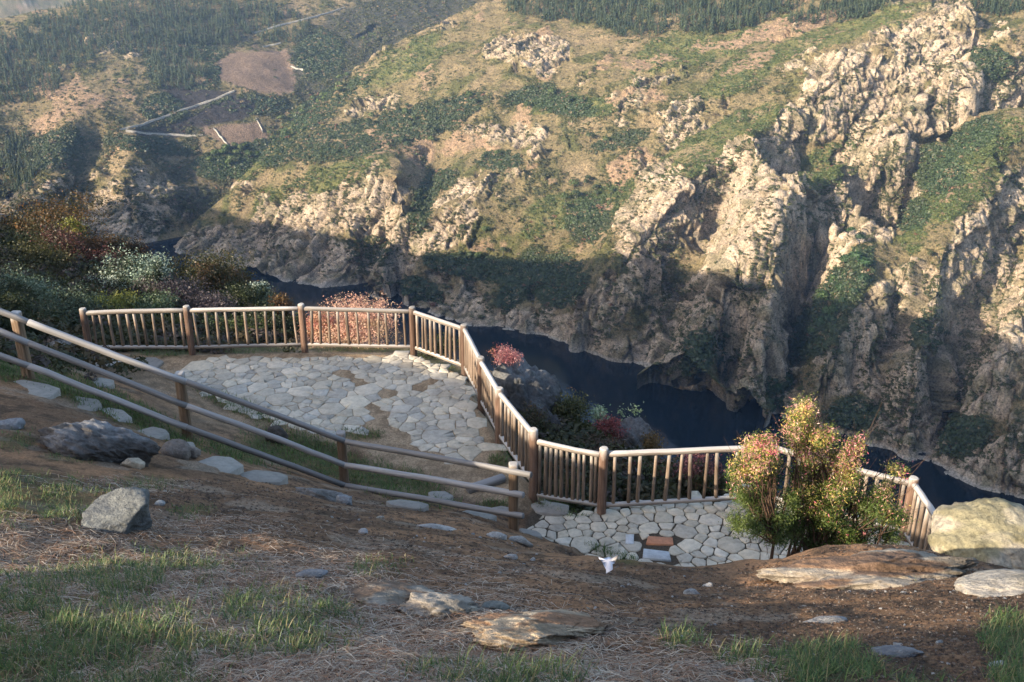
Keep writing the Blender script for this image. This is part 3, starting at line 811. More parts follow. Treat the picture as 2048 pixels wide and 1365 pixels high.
# where grass grows (short turf near the path, tussocks in the foreground)
TURF = [(200, 800, 190, 26, 24), (300, 850, 110, 16, 25), (110, 770, 60, 20, 20), (20, 690, 50, 45), (20, 740, 30, 25), (480, 815, 80, 15, 22), (640, 915, 130, 32, 22), (790, 965, 110, 30, 18), (560, 905, 80, 24, 20), (720, 870, 40, 12, 0), (480, 700, 120, 8, 0), (720, 699, 120, 7, 0),
        (870, 725, 70, 8, 20), (470, 905, 60, 14, 20), (1000, 925, 20, 14), (1020, 880, 12, 30, 20), (1130, 1015, 60, 16, 10), (1230, 1112, 50, 10, 18), (330, 705, 60, 10, 0), (990, 1010, 30, 8)]
GRASS = [(60, 1290, 190, 110), (90, 1210, 130, 45), (230, 1170, 130, 28, 0, .8), (70, 1000, 130, 42), (50, 960, 60, 22, 0, .8), (560, 1250, 120, 48), (400, 1280, 120, 40, 0, .6), (30, 885, 40, 14), (300, 965, 60, 14, 0, .6), (380, 1020, 40, 12, 0, .6),
         (1645, 1330, 100, 40), (2025, 1265, 50, 36), (1480, 1305, 34, 16, 0, .8), (1370, 1275, 40, 18, 0, .7), (1000, 1350, 140, 26, 0, .8), (1850, 1356, 50, 14, 0, .6), (2030, 1345, 40, 30), (760, 1140, 50, 14, 0, .5), (330, 1130, 150, 30, 0, .5), (150, 915, 60, 10, 0, .5), (1820, 1138, 18, 10), (180, 1320, 200, 60, 0, .8)]
STRAW = [(500, 1200, 560, 110, 4), (700, 1320, 520, 80, 0), (120, 1110, 260, 70, 0), (330, 1060, 250, 30, 0, .7), (1200, 1320, 200, 60, 0, .7), (230, 970, 160, 20, 0, .7), (1400, 1330, 160, 50, 0, .5)]
gt = np.maximum(nsplat(TURF, gx_, gy_), 0) ; gg = nsplat(GRASS, gx_, gy_); gs = nsplat(STRAW, gx_, gy_)
m1 = fbm(GP[:, 0] / 1.1, GP[:, 1] / 1.1, 5, 111); m2 = fbm(GP[:, 0] / .22, GP[:, 1] / .22, 4, 112); m3 = fbm(GP[:, 0] / .045, GP[:, 1] / .045, 3, 113)
npts = len(GP)
gc = mixc(np.broadcast_to(np.array([.145, .10, .072]), (npts, 3)), np.array([.23, .15, .10]), sstep(.4, .62, m1))
gc = mixc(gc, np.array([.065, .05, .04]), sstep(.5, .68, m2) * .8)
gc = mixc(gc, np.array([.24, .22, .20]), sstep(.6, .72, fbm(GP[:, 0] / .7 + 5, GP[:, 1] / .5, 4, 114)) * .55)
gc = mixc(gc, np.array([.17, .105, .07]), np.clip(gs, 0, 1) * .4)
gc = mixc(gc, np.array([.06, .075, .03]), np.clip(np.maximum(gt, gg * .7), 0, 1) * .7)
sdu, sdl = poly_sd(GP[:, 0], GP[:, 1], UPOLY), poly_sd(GP[:, 0], GP[:, 1], LPOLY)
PATH = [(960, 985, 170, 22, 14), (800, 940, 70, 60, 30), (760, 880, 40, 60), (300, 760, 170, 14, 20, .7), (700, 720, 420, 30), (700, 800, 330, 80, 0)]
gp = nsplat(PATH, gx_, gy_)
gc = mixc(gc, mixc(np.broadcast_to(np.array([.29, .24, .185]), (npts, 3)), np.array([.21, .17, .13]), sstep(.4, .6, m2)), np.clip(np.maximum(sstep(-.1, .3, sdu), gp * .9), 0, 1) * (1 - np.clip(gt, 0, 1) * .8))
gc = mixc(gc, np.array([.075, .068, .06]), sstep(-.05, .1, sdl))
farw = sstep(26, 40, np.hypot(GP[:, 0], GP[:, 1]))
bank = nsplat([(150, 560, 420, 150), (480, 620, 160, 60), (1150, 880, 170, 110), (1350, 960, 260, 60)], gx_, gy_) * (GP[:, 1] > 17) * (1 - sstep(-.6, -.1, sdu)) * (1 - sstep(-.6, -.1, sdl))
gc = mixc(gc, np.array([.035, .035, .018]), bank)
gc = mixc(gc, mixc(np.broadcast_to(np.array([.09, .085, .04]), (npts, 3)), np.array([.2, .17, .13]), sstep(.5, .65, fbm(GP[:, 0] / 12, GP[:, 1] / 12, 4, 115))), farw)
gc = gc * np.array([1.10, 1.0, .86]) * (0.78 + 0.6 * m3)[:, None]
t = NT("hill_soil")
co = t.coord()
nf = t.noise(co, 30, 8, .72); nb = t.noise(co, 110, 4, .7)
cc = t.mix(1.0, t.attr().outputs[0], t.ramp(nf, [(.3, (.5, .48, .46)), (.5, (1, 1, 1)), (.68, (1.5, 1.45, 1.4)), (.78, (2.2, 2.1, 2.0))]), 'MULTIPLY')
cc = t.mix(1.0, cc, t.ramp(nb, [(.3, (.6, .6, .6)), (.6, (1.15, 1.15, 1.15))]), 'MULTIPLY')
M_SOIL = t.fin(cc, 0.95, t.bump(nb, .5, .012, t.bump(nf, .8, .03)), .12)
gf = grid_faces(len(rr), len(th))
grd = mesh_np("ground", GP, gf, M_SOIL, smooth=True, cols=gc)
tag(grd, kind="structure")

# ------------------------------------------------------------------ where a pixel meets the near ground
PXG, PYG = np.arange(-40, 2100, 12.0), np.arange(560, 1400, 6.0)
_Y = np.concatenate([np.geomspace(2.4, 45, 170)])
def _cast(px, py):
    a, b, c = ray(px, py)
    out = np.full(px.shape, np.nan)
    done = np.zeros(px.shape, bool); prev = np.full(px.shape, _Y[0])
    for Yk in _Y:
        i = np.where(~done)[0]
        if not len(i): break
        zg = ground(a[i] / b[i] * Yk, np.full(len(i), Yk), False)
        hitm = zg > c[i] / b[i] * Yk
        out[i[hitm]] = Yk; done[i[hitm]] = True
    lo = np.nan_to_num(out, nan=45.0) / (_Y[1] / _Y[0]); hi = np.nan_to_num(out, nan=45.0)
    for _ in range(6):
        mid = (lo + hi) / 2
        h = ground(a / b * mid, mid, False) > c / b * mid
        hi = np.where(h, mid, hi); lo = np.where(h, lo, mid)
    return np.where(np.isnan(out), np.nan, hi)
def on_ground(px, py, fine=True):
    px = np.atleast_1d(np.asarray(px, float)); py = np.atleast_1d(np.asarray(py, float))
    Y = _cast(px, py)
    p = at(px, py, np.nan_to_num(Y, nan=30.0))
    p[:, 2] = ground(p[:, 0], p[:, 1], fine)
    return p, ~np.isnan(Y)
_mx, _my = np.meshgrid(PXG, PYG)
YMAP = _cast(_mx.ravel(), _my.ravel()).reshape(_mx.shape)
def scatter(px, py):
    """many random picture points dropped on the ground, kept off depth jumps"""
    i = np.clip(((py - PYG[0]) / 6).astype(int), 0, len(PYG) - 2); j = np.clip(((px - PXG[0]) / 12).astype(int), 0, len(PXG) - 2)
    fy, fx = (py - PYG[0]) / 6 - i, (px - PXG[0]) / 12 - j
    q = [YMAP[i, j], YMAP[i, j + 1], YMAP[i + 1, j], YMAP[i + 1, j + 1]]
    Y = (q[0] * (1 - fx) + q[1] * fx) * (1 - fy) + (q[2] * (1 - fx) + q[3] * fx) * fy
    mx, mn = np.max(q, 0), np.min(q, 0)
    ok = np.isfinite(Y) & (mx / mn < 1.12)
    p = at(px, py, np.nan_to_num(Y, nan=10.0))
    p[:, 2] = ground(p[:, 0], p[:, 1])
    return p, ok
# ================================================================== TIMBER
def wood_material(name, side, top, streak):
    t = NT(name)
    co = t.coord()
    rnd = t.n("ShaderNodeObjectInfo").outputs['Random']
    off = t.n("ShaderNodeCombineXYZ", inp={0: t.n("ShaderNodeMath", operation='MULTIPLY', inp={0: rnd, 1: 37.0}).outputs[0], 2: rnd}).outputs[0]
    v = t.n("ShaderNodeVectorMath", operation='ADD', inp={0: co, 1: off}).outputs[0]
    g = t.noise(t.scl(v, (38, 38, 1.6)), 1.0, 6, .65)
    b = t.noise(t.scl(v, (6, 6, 2.2)), 1.0, 4, .6)
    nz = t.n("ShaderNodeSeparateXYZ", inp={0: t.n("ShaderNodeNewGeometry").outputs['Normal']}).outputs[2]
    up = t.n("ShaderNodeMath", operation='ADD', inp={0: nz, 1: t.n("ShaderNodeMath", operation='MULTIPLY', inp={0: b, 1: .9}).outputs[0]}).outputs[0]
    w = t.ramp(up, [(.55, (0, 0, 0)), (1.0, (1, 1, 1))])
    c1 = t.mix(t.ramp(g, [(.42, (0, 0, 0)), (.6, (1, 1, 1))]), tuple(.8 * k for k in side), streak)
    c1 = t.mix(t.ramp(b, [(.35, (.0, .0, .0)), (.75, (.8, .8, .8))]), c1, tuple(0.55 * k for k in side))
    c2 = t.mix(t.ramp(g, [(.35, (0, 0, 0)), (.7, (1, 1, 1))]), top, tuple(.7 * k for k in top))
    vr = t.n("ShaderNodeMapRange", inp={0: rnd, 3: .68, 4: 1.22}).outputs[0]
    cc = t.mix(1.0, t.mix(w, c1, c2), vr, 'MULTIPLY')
    return t.fin(cc, .85, t.bump(g, .6, .008), .15)
M_POST = wood_material("post_timber", (.145, .09, .065), (.42, .40, .37), (.21, .14, .105))
M_RAIL = wood_material("rail_timber", (.22, .185, .155), (.44, .42, .40), (.34, .30, .26))
M_BAL = wood_material("baluster_timber", (.20, .145, .105), (.42, .40, .37), (.28, .22, .175))
M_GREY = wood_material("grey_rail_timber", (.215, .205, .20), (.34, .335, .335), (.27, .26, .255))
M_FPOST = wood_material("fence_post_timber", (.19, .13, .085), (.46, .44, .42), (.27, .195, .135))

def log(name, p0, p1, r0, r1=None, mat=None, parent=None, nseg=14, cap=0.012, flat=0.0, rows=6, wob=.004, square=0.0, seed=0):
    """a timber from p0 to p1 along the object's own z: round, slightly crooked, chamfered ends"""
    r1 = r0 if r1 is None else r1
    p0, p1 = Vector(p0), Vector(p1)
    L = (p1 - p0).length
    rg = np.random.default_rng(seed + int(abs(p0.x * 977 + p0.y * 131 + p1.x * 57) * 10) % 99991)
    zs = np.concatenate([[0, cap], np.linspace(cap, L - cap, rows)[1:-1], [L - cap, L]])
    V = []
    ph = np.linspace(0, 2 * np.pi, nseg, endpoint=False)
    k = 1 + .04 * np.sin(2 * ph + rg.uniform(0, 6)) + .025 * np.sin(3 * ph + rg.uniform(0, 6))
    if square:
        sq = 1 / np.maximum(np.abs(np.cos(ph)), np.abs(np.sin(ph))); k = k * ((1 - square) + square * np.minimum(sq, 1.28))
    bx, by = rg.normal(0, wob, 2)
    for i, zz in enumerate(zs):
        f = zz / L; r = r0 + (r1 - r0) * f
        if i in (0, len(zs) - 1): r *= .80 if not flat else flat
        ox, oy = bx * math.sin(math.pi * f) + rg.normal(0, wob * .25), by * math.sin(math.pi * f) + rg.normal(0, wob * .25)
        V += [(ox + r * k[j] * math.cos(ph[j]), oy + r * k[j] * math.sin(ph[j]), zz) for j in range(nseg)]
    n = len(zs); Q = []
    for i in range(n - 1):
        for j in range(nseg):
            Q.append((i * nseg + j, i * nseg + (j + 1) % nseg, (i + 1) * nseg + (j + 1) % nseg, (i + 1) * nseg + j))
    V += [(0, 0, -.001), (0, 0, L + .004)]
    c0, c1 = n * nseg, n * nseg + 1
    T = [(c0, (j + 1) % nseg, j) for j in range(nseg)] + [(c1, (n - 1) * nseg + j, (n - 1) * nseg + (j + 1) % nseg) for j in range(nseg)]
    o = mesh_np(name, V, [np.array(Q), np.array(T)], mat, parent, smooth=False)
    sm = np.array([True] * len(Q) + [False] * len(T)); o.data.polygons.foreach_set("use_smooth", sm)
    d = (p1 - p0).normalized()
    o.rotation_mode = 'QUATERNION'
    q = d.to_track_quat('Z', 'Y')
    if parent is not None:
        o.location = p0 - parent.location
    else:
        o.location = p0
    o.rotation_quaternion = q
    return o

def top_height(base, top_py):
    """how tall an upright on this base is, for its head to show at this height"""
    lo, hi = 0.3, 2.5
    for _ in range(40):
        m = (lo + hi) / 2
        if proj(base + np.array([0, 0, m]))[1] > top_py: lo = m
        else: hi = m
    return lo

def balustrade(root, posts, heights, counts, drops, phased, draw_posts, skip_post=()):
    for i, (p, h) in enumerate(zip(posts, heights)):
        if i in draw_posts:
            z0 = float(ground(p[0], p[1], False)) - .12
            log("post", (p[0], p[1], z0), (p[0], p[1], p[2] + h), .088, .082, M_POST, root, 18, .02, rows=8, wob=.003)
    for i in range(len(posts) - 1):
        a, b = np.array(posts[i]), np.array(posts[i + 1])
        d = b - a; L = np.linalg.norm(d[:2]); u = d / L
        ha, hb = heights[i] - drops[i][0], heights[i + 1] - drops[i][1]
        s0, s1 = a + u * .07, b - u * .07
        t0, t1 = s0 + np.array([0, 0, ha]), s1 + np.array([0, 0, hb])
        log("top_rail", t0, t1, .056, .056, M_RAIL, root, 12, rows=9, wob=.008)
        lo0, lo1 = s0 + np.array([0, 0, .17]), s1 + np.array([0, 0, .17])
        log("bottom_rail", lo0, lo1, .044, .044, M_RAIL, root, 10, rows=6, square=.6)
        n = counts[i]
        nrm = np.array([-u[1], u[0], 0.0])
        for k in range(n):
            f = (k + .5 + RNG.normal(0, .09)) / n
            q0 = lo0 + (lo1 - lo0) * f; q1 = t0 + (t1 - t0) * np.clip(f + RNG.normal(0, .008), 0, 1)
            j = RNG.normal(0, .012)
            rb = RNG.uniform(.028, .040)
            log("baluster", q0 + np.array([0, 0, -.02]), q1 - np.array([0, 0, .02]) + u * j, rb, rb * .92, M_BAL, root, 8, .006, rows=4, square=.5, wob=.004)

uh = [top_height(p, tp[1]) for p, (b, tp) in zip(upost, UP_POST)]
lh = [top_height(p, tp[1]) for p, (b, tp) in zip(lpost, LO_POST)]
root = empty("wooden_balustrade", upost[0])
tag(root, "weathered timber balustrade of round posts and upright bars round the larger stone terrace", "railing")
balustrade(root, upost, uh, [11, 11, 11, 10, 9, 9, 9], [(.12, .12)] * 3 + [(.13, .13)] + [(.12, .12)] * 3, None, range(8))
root = empty("wooden_balustrade", lpost[0])
tag(root, "timber balustrade running behind the flowering heather bush on the smaller lower terrace", "railing")
lp = [upost[-1] * np.array([1, 1, 0]) + np.array([0, 0, ZL])] + lpost + [lend]
lhh = [uh[-1] + ZU - ZL] + lh + [1.2]
# the first panel butts on the last post of the other balustrade
balustrade(root, lp, lhh, [11, 12, 12, 7], [(.25, .15), (.13, .13), (.13, .13), (.12, .10)], None, (1, 2, 3, 4))
print("POST heights", np.round(uh, 2), np.round(lh, 2))

# post and rail fence down the slope
root = empty("post_and_rail_fence", fpost[0])
tag(root, "grey three-rail wooden fence descending the slope beside the stepping stones", "fence")
FT = [(55, 624), (372, 745), (688, 864), (1027, 927)]
RAILPX = [[(57, 645), (57, 687), (57, 732)], [(373, 764), (373, 813), (373, 855)], [(690, 884), (690, 931), (690, 972)], [(1028, 944), (1028, 988), (1028, 1030)]]
fh = [top_height(p, tp[1]) for p, tp in zip(fpost, FT)]
print("FENCE heights", np.round(fh, 2), [np.round(p, 2) for p in fpost])
for p, h in zip(fpost, fh):
    z0 = float(ground(p[0], p[1], False)) - .15
    log("post", (p[0], p[1], z0), (p[0], p[1], p[2] + h), .082, .078, M_FPOST, root, 16, .015, square=.85, rows=8, wob=.002)
front = []
for i, p in enumerate(fpost):
    tng = (fpost[min(i + 1, 3)] - fpost[max(i - 1, 0)])[:2]; tng /= np.linalg.norm(tng)
    nrm = np.array([tng[1], -tng[0]]);  nrm *= -1 if nrm[1] > 0 else 1     # towards the path side facing the viewer
    front.append(p[:2] + nrm * .115)
rows = [[], [], []]
for i in range(4):
    for k in range(3):
        a, b, c = ray(*RAILPX[i][k]); Y = front[i][1]
        rows[k].append(np.array([a / b * Y, Y, c / b * Y]))
for k in range(3):
    r = rows[k]
    ext = r[0] + (r[0] - r[1]) * .75
    endp = r[3] + (r[3] - r[2]) / np.linalg.norm(r[3] - r[2]) * (.16 if k else .30)
    pts = [ext] + r[:3] + [endp]
    for i in range(4):
        a, b = pts[i], pts[i + 1]
        u = (b - a) / np.linalg.norm(b - a)
        log("rail", a - u * .01, b + u * .012, .055 if i < 3 else .052, .052, M_GREY, root, 14, .010, rows=10, wob=.012)

# ================================================================== PAVING
t = NT("flagstone")
co = t.coord()
nf = t.noise(co, 9, 6, .65); nb = t.noise(co, 55, 4, .6); st = t.noise(co, 1.3, 4, .6)
cc = t.mix(1.0, t.attr().outputs[0], t.ramp(nf, [(.3, (.72, .72, .72)), (.55, (1, 1, 1)), (.75, (1.18, 1.16, 1.12))]), 'MULTIPLY')
cc = t.mix(t.ramp(st, [(.5, (0, 0, 0)), (.75, (.45, .45, .45))]), cc, (.16, .135, .105))
M_FLAG = t.fin(cc, .8, t.bump(nb, .35, .006, t.bump(nf, .5, .02)), .25)

def clip_half(poly, px, py, nx, ny):
    out = []
    n = len(poly)
    for i in range(n):
        a, b = poly[i], poly[(i + 1) % n]
        da, db = (a[0] - px) * nx + (a[1] - py) * ny, (b[0] - px) * nx + (b[1] - py) * ny
        if da <= 0: out.append(a)
        if (da < 0 < db) or (db < 0 < da):
            f = da / (da - db); out.append((a[0] + (b[0] - a[0]) * f, a[1] + (b[1] - a[1]) * f))
    return out
def area(p):
    p = np.array(p); return .5 * abs(np.dot(p[:, 0], np.roll(p[:, 1], 1)) - np.dot(p[:, 1], np.roll(p[:, 0], 1)))

def paving(name, inside, zbase, box, size, joint, pal, seed, holes=(), cut=(.04, .13), thick=.016):
    """crazy paving: irregular flags with open joints, one mesh"""
    rg = np.random.default_rng(seed)
    x0, x1, y0, y1 = box
    pts = []
    tries = 0
    while tries < 24000:
        tries += 1
        q = np.array([rg.uniform(x0, x1), rg.uniform(y0, y1)])
        rad = size * (0.42 + 0.95 * rg.random() ** 1.6 * (.5 + float(vn2(np.array([q[0] * .9]), np.array([q[1] * .9]), seed)[0])))
        if any((q[0] - p[0]) ** 2 + (q[1] - p[1]) ** 2 < (.5 * (rad + p[2])) ** 2 for p in pts): continue
        pts.append((q[0], q[1], rad))
    A = np.array(pts)
    V, Qs, Ts, FC, FCT = [], [], [], [], []
    faces = []; fcol = []
    ok = inside(A[:, 0], A[:, 1])
    for i in np.where(ok > .0)[0]:
        cx, cy, rad = A[i]
        d = np.hypot(A[:, 0] - cx, A[:, 1] - cy)
        nb = np.argsort(d)[1:22]
        R = rad * 1.3
        poly = [(cx - R, cy - R), (cx + R, cy - R), (cx + R, cy + R), (cx - R, cy + R)]
        for j in nb:
            wgt = .5 + .5 * (rad - A[j, 2]) / max(d[j], .1) * .5
            mx, my = cx + (A[j, 0] - cx) * wgt, cy + (A[j, 1] - cy) * wgt
            nx, ny = (A[j, 0] - cx) / d[j], (A[j, 1] - cy) / d[j]
            g = joint * rg.uniform(.6, 1.35)
            th_ = rg.normal(0, .05); nx, ny = nx * math.cos(th_) - ny * math.sin(th_), nx * math.sin(th_) + ny * math.cos(th_)
            poly = clip_half(poly, mx - nx * g, my - ny * g, nx, ny)
            if len(poly) < 3: break
        for (hx, hy, hr) in holes:
            if math.hypot(cx - hx, cy - hy) < hr: poly = []
        if len(poly) < 3 or area(poly) < .006: continue
        p = np.array(poly)
        m = np.roll(p, -1, 0)
        el = np.hypot(*(m - p).T)
        # cut the corners, then jitter
        cutf = rg.uniform(*cut)
        p = np.stack([p * (1 - cutf) + m * cutf, p * cutf + m * (1 - cutf)], 1).reshape(-1, 2)
        q = np.roll(p, -1, 0)
        p = np.stack([p, p * .5 + q * .5 + rg.normal(0, .006, p.shape)], 1).reshape(-1, 2)
        n = len(p); ctr = p.mean(0)
        hgt = thick * rg.uniform(.7, 1.3)
        tx, ty = rg.normal(0, .006, 2)
        base = len(V)
        inner = ctr + (p - ctr) * np.maximum(.0, 1 - .012 / np.maximum(np.hypot(*(p - ctr).T), .03))[:, None]
        zt = lambda qq: zbase + hgt + (qq[:, 0] - ctr[0]) * tx + (qq[:, 1] - ctr[1]) * ty
        V += [(a, b, zbase - .03) for a, b in p]
        V += [(a, b, c - .006) for (a, b), c in zip(p, zt(p))]
        V += [(a, b, c) for (a, b), c in zip(inner, zt(inner))]
        V.append((ctr[0], ctr[1], float(zt(ctr[None])[0])))
        for k in range(n):
            k2 = (k + 1) % n
            Qs.append((base + k, base + k2, base + n + k2, base + n + k)); Qs.append((base + n + k, base + n + k2, base + 2 * n + k2, base + 2 * n + k))
            Ts.append((base + 2 * n + k, base + 2 * n + k2, base + 3 * n))
        c = np.array(pal[rg.integers(len(pal))]) * np.array([1.10, 1.045, .94]) * rg.uniform(.78, 1.12)
        FC += [c] * (2 * n); FCT += [c] * n
    o = mesh_np(name, V, [np.array(Qs), np.array(Ts)], M_FLAG, face_cols=np.array(FC + FCT))
    tag(o, kind="structure")
    return o

def px_inside(poly_w, splats_out, splats_in=None):
    def f(X, Y):
        z = np.full(X.shape, ZU)
        u, v = proj(np.stack([X, Y, z], -1))
        s = poly_sd(X, Y, poly_w)
        s = np.where(nsplat(splats_out, u, v, .02) > .5, -1, s)
        return s
    return f
ustone = np.array([atz(*q, ZU)[:2] for q in [(345, 735), (440, 712), (560, 716), (700, 712), (815, 709), (900, 735), (938, 756), (952, 800), (975, 850), (985, 885), (968, 915), (905, 915), (850, 895), (790, 858), (735, 868), (650, 872), (540, 846), (430, 806), (375, 775)]])
out_u = [(710, 760, 50, 4, 24), (775, 788, 30, 5, 20), (850, 768, 50, 4, -22), (755, 850, 20, 24, 20), (740, 815, 16, 8, 0), (460, 742, 40, 4, 30)]
PAL_U = [(.46, .44, .40), (.42, .41, .39), (.48, .46, .42), (.50, .47, .41), (.44, .415, .37), (.40, .40, .39), (.52, .49, .44)]
pav_u = paving("pavement", px_inside(ustone, out_u), ZU + .004, (ustone[:, 0].min(), ustone[:, 0].max(), ustone[:, 1].min(), ustone[:, 1].max()), .40, .006, PAL_U, 3, (), (.02, .09), .010)
lstone = np.array([atz(*q, ZL)[:2] for q in [(1045, 1030), (1130, 1030), (1205, 1016), (1300, 1004), (1480, 992), (1640, 1005), (1760, 1040), (1815, 1075), (1850, 1130), (1790, 1165), (1500, 1165), (1300, 1152), (1140, 1112), (1050, 1075)]])
PAL_L = [(.54, .51, .45), (.50, .48, .44), (.56, .53, .47), (.47, .45, .40), (.52, .50, .46), (.57, .52, .44)]
tiles = [atz(1320, 1083, ZL), atz(1259, 1081, ZL), atz(1312, 1112, ZL)]
holes = [(tiles[0][0], tiles[0][1], .2), (tiles[0][0] - .14, tiles[0][1], .16), (tiles[0][0] + .16, tiles[0][1], .16), (tiles[1][0], tiles[1][1], .15), (tiles[2][0], tiles[2][1], .18), (tiles[2][0] - .17, tiles[2][1], .16), (tiles[2][0] + .17, tiles[2][1], .16)]
pav_l = paving("pavement", lambda X, Y: poly_sd(X, Y, lstone), ZL + .004, (lstone[:, 0].min(), lstone[:, 0].max(), lstone[:, 1].min(), lstone[:, 1].max()), .36, .012, PAL_L, 5, holes, (.05, .17))

def slab_mesh(corners, z0, th_, bev=.012):
    p = np.array(corners, float); n = len(p); c = p.mean(0)
    dd = np.hypot(*(p - c).T)
    inn = c + (p - c) * (1 - bev / dd)[:, None]
    V = [(a, b, z0) for a, b in p] + [(a, b, z0 + th_ - bev * .7) for a, b in p] + [(a, b, z0 + th_) for a, b in inn]
    Q = []
    for k in range(n):
        k2 = (k + 1) % n
        Q += [(k, k2, n + k2, n + k), (n + k, n + k2, 2 * n + k2, 2 * n + k)]
    return np.array(V), [np.array(Q), np.array([[2 * n + k for k in range(n)]])]
for (nm, pxs, colr) in [("clay_slab", [(1296, 1076), (1345, 1079), (1347, 1093), (1292, 1090)], (.50, .235, .135)), ("pale_tile", [(1251, 1072), (1268, 1072), (1267, 1091), (1251, 1091)], (.60, .62, .64)), ("blue_grey_slab", [(1287, 1101), (1338, 1107), (1342, 1124), (1285, 1119)], (.45, .49, .52))]:
    V, Fc = slab_mesh([atz(*q, ZL)[:2] for q in pxs][::-1], ZL - .02, .06)
    o = mesh_np(nm, V, Fc, M_FLAG, pav_l, face_cols=np.array([colr] * sum(len(f) for f in Fc)))
# ================================================================== ROCKS
t = NT("granite")
co = t.coord(); a = t.attr().outputs[0]
nA = t.noise(co, 2.2, 7, .65); nB = t.noise(co, 14, 6, .7); nC = t.noise(co, 60, 3, .6)
cc = t.mix(1.0, a, t.ramp(nB, [(.3, (.5, .5, .52)), (.5, (1, 1, 1)), (.7, (1.35, 1.33, 1.3))]), 'MULTIPLY')
cc = t.mix(t.ramp(nA, [(.5, (0, 0, 0)), (.62, (.75, .75, .75))]), cc, t.mix(1.0, a, (.42, .42, .40), 'MULTIPLY'))
cc = t.mix(t.ramp(t.noise(co, 7, 5, .7), [(.62, (0, 0, 0)), (.68, (.7, .7, .7))]), cc, t.mix(1.0, a, (1.7, 1.7, 1.6), 'MULTIPLY'))
M_ROCK = t.fin(cc, .92, t.bump(nC, .6, .012, t.bump(nB, .9, .05)), .15)
_ico = {}
def ico(sub):
    if sub not in _ico:
        import bmesh
        bm = bmesh.new(); bmesh.ops.create_icosphere(bm, subdivisions=sub, radius=1.0)
        _ico[sub] = (np.array([v.co[:] for v in bm.verts]), np.array([[v.index for v in f.verts] for f in bm.faces])); bm.free()
    return _ico[sub]
def rock_mesh(name, size, seed, sub=5, rough=.22, block=.25, moss=None, colr=(.2, .2, .2), top=None, flat=0.0):
    """a boulder: sphere cut by random planes, then worn and pitted"""
    rg = np.random.default_rng(seed)
    V, Fc = ico(sub)
    d = V.copy(); r = np.ones(len(V))
    for k in range(9):
        n_ = rg.normal(0, 1, 3); n_ /= np.linalg.norm(n_); h_ = rg.uniform(1 - block * 1.6, 1.0)
        c = d @ n_
        r = np.where(c * r > h_, h_ / np.maximum(c, 1e-3), r)
    V = d * r[:, None]
    s = seed * 3.7
    V = V * (1 + rough * (fbm(V[:, 0] * 1.6 + s + V[:, 2], V[:, 1] * 1.6 + V[:, 2] * .7 + s, 5, seed) - .5)[:, None] * 1.6)
    f1, f2, c_, tt = worley3(V[:, 0] * 2.2 + s, V[:, 1] * 2.2, V[:, 2] * 2.2 + s, seed)
    V = V * (1 + rough * (.10 * tt - .12 * (1 - sstep(0, .08, f2 - f1))))[:, None]
    V = V * (1 + rough * .5 * (fbm(V[:, 0] * 6 + s, V[:, 1] * 6 + V[:, 2] * 5, 4, seed + 9, .6) - .5))[:, None]
    V[:, 2] = np.where(V[:, 2] > 0, V[:, 2] * (1 - flat) + flat * np.minimum(V[:, 2], .55 + .05 * V[:, 2]), V[:, 2])
    c = np.broadcast_to(np.array(colr), (len(V), 3)).copy()
    nn = fbm(V[:, 0] * 1.3 + s, V[:, 1] * 1.3 + V[:, 2], 4, seed + 5)
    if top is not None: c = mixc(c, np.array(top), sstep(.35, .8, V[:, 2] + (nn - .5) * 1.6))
    if moss is not None: c = mixc(c, np.array(moss), sstep(.5, .62, nn + .15 * V[:, 2]))
    return mesh_np(name, V * np.array(size), Fc, M_ROCK, smooth=True, cols=c)
def rock(label, px, py, w, h, seed, name="rock", Y=None, depth=None, sink=.25, rot=None, grp=None, z=None, cat="rock", tilt=(0, 0), align=None, **kw):
    if align is None: align = .95 if sink >= .35 else 0.0
    """put a rock where its middle shows at px,py with the given width and height in photograph pixels"""
    if Y is None:
        p, ok = on_ground([px], [py + h * .45]); p = p[0]
    else:
        p = at(px, py + h * .45, Y)
    D = p[1] * CP - p[2] * SP
    wx_, hz_ = w / F_PX * D / 2, h / F_PX * D
    dy_ = depth if depth else wx_ * .8
    o = rock_mesh(name, (wx_, dy_, hz_ * .62), seed, **kw)
    o.location = (p[0], p[1] + dy_ * .35, p[2] + hz_ * .62 * (1 - 2 * sink) * .6)
    o.rotation_euler = (tilt[0], tilt[1], rot if rot is not None else 0)
    if align:
        e = max(.25, wx_ * .5)
        gx = float(ground(p[0] + e, p[1], False) - ground(p[0] - e, p[1], False)) / (2 * e); gy = float(ground(p[0], p[1] + e, False) - ground(p[0], p[1] - e, False)) / (2 * e)
        nv = Vector((-gx * align, -gy * align, 1)).normalized()
        o.rotation_mode = 'QUATERNION'
        o.rotation_quaternion = Vector((0, 0, 1)).rotation_difference(nv) @ Matrix.Rotation(rot or 0, 3, 'Z').to_quaternion()
        o.location = Vector((p[0], p[1], p[2])) + nv * (hz_ * .62 * (1 - 2 * sink) * .6)
    tag(o, label, cat, grp)
    return o
GR, DK, PAL = (.19, .20, .21), (.10, .10, .105), (.40, .375, .335)
rock("rounded grey boulder with white lichen standing beside the sunny grass patch", 240, 1024, 172, 72, 41, sub=6, rough=.16, rot=.5, colr=(.13, .14, .145), top=(.17, .18, .175), block=.3)
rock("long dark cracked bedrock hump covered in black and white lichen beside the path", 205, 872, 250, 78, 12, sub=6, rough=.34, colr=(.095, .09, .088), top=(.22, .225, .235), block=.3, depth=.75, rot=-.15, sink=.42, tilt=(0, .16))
rock("small cream stone lying in front of the dark bedrock hump", 263, 919, 48, 24, 13, sub=4, rough=.12, colr=(.42, .37, .29))
rock("rounded brown grey stone at the lower end of the dark bedrock hump", 352, 896, 62, 44, 14, sub=4, colr=(.2, .175, .155))
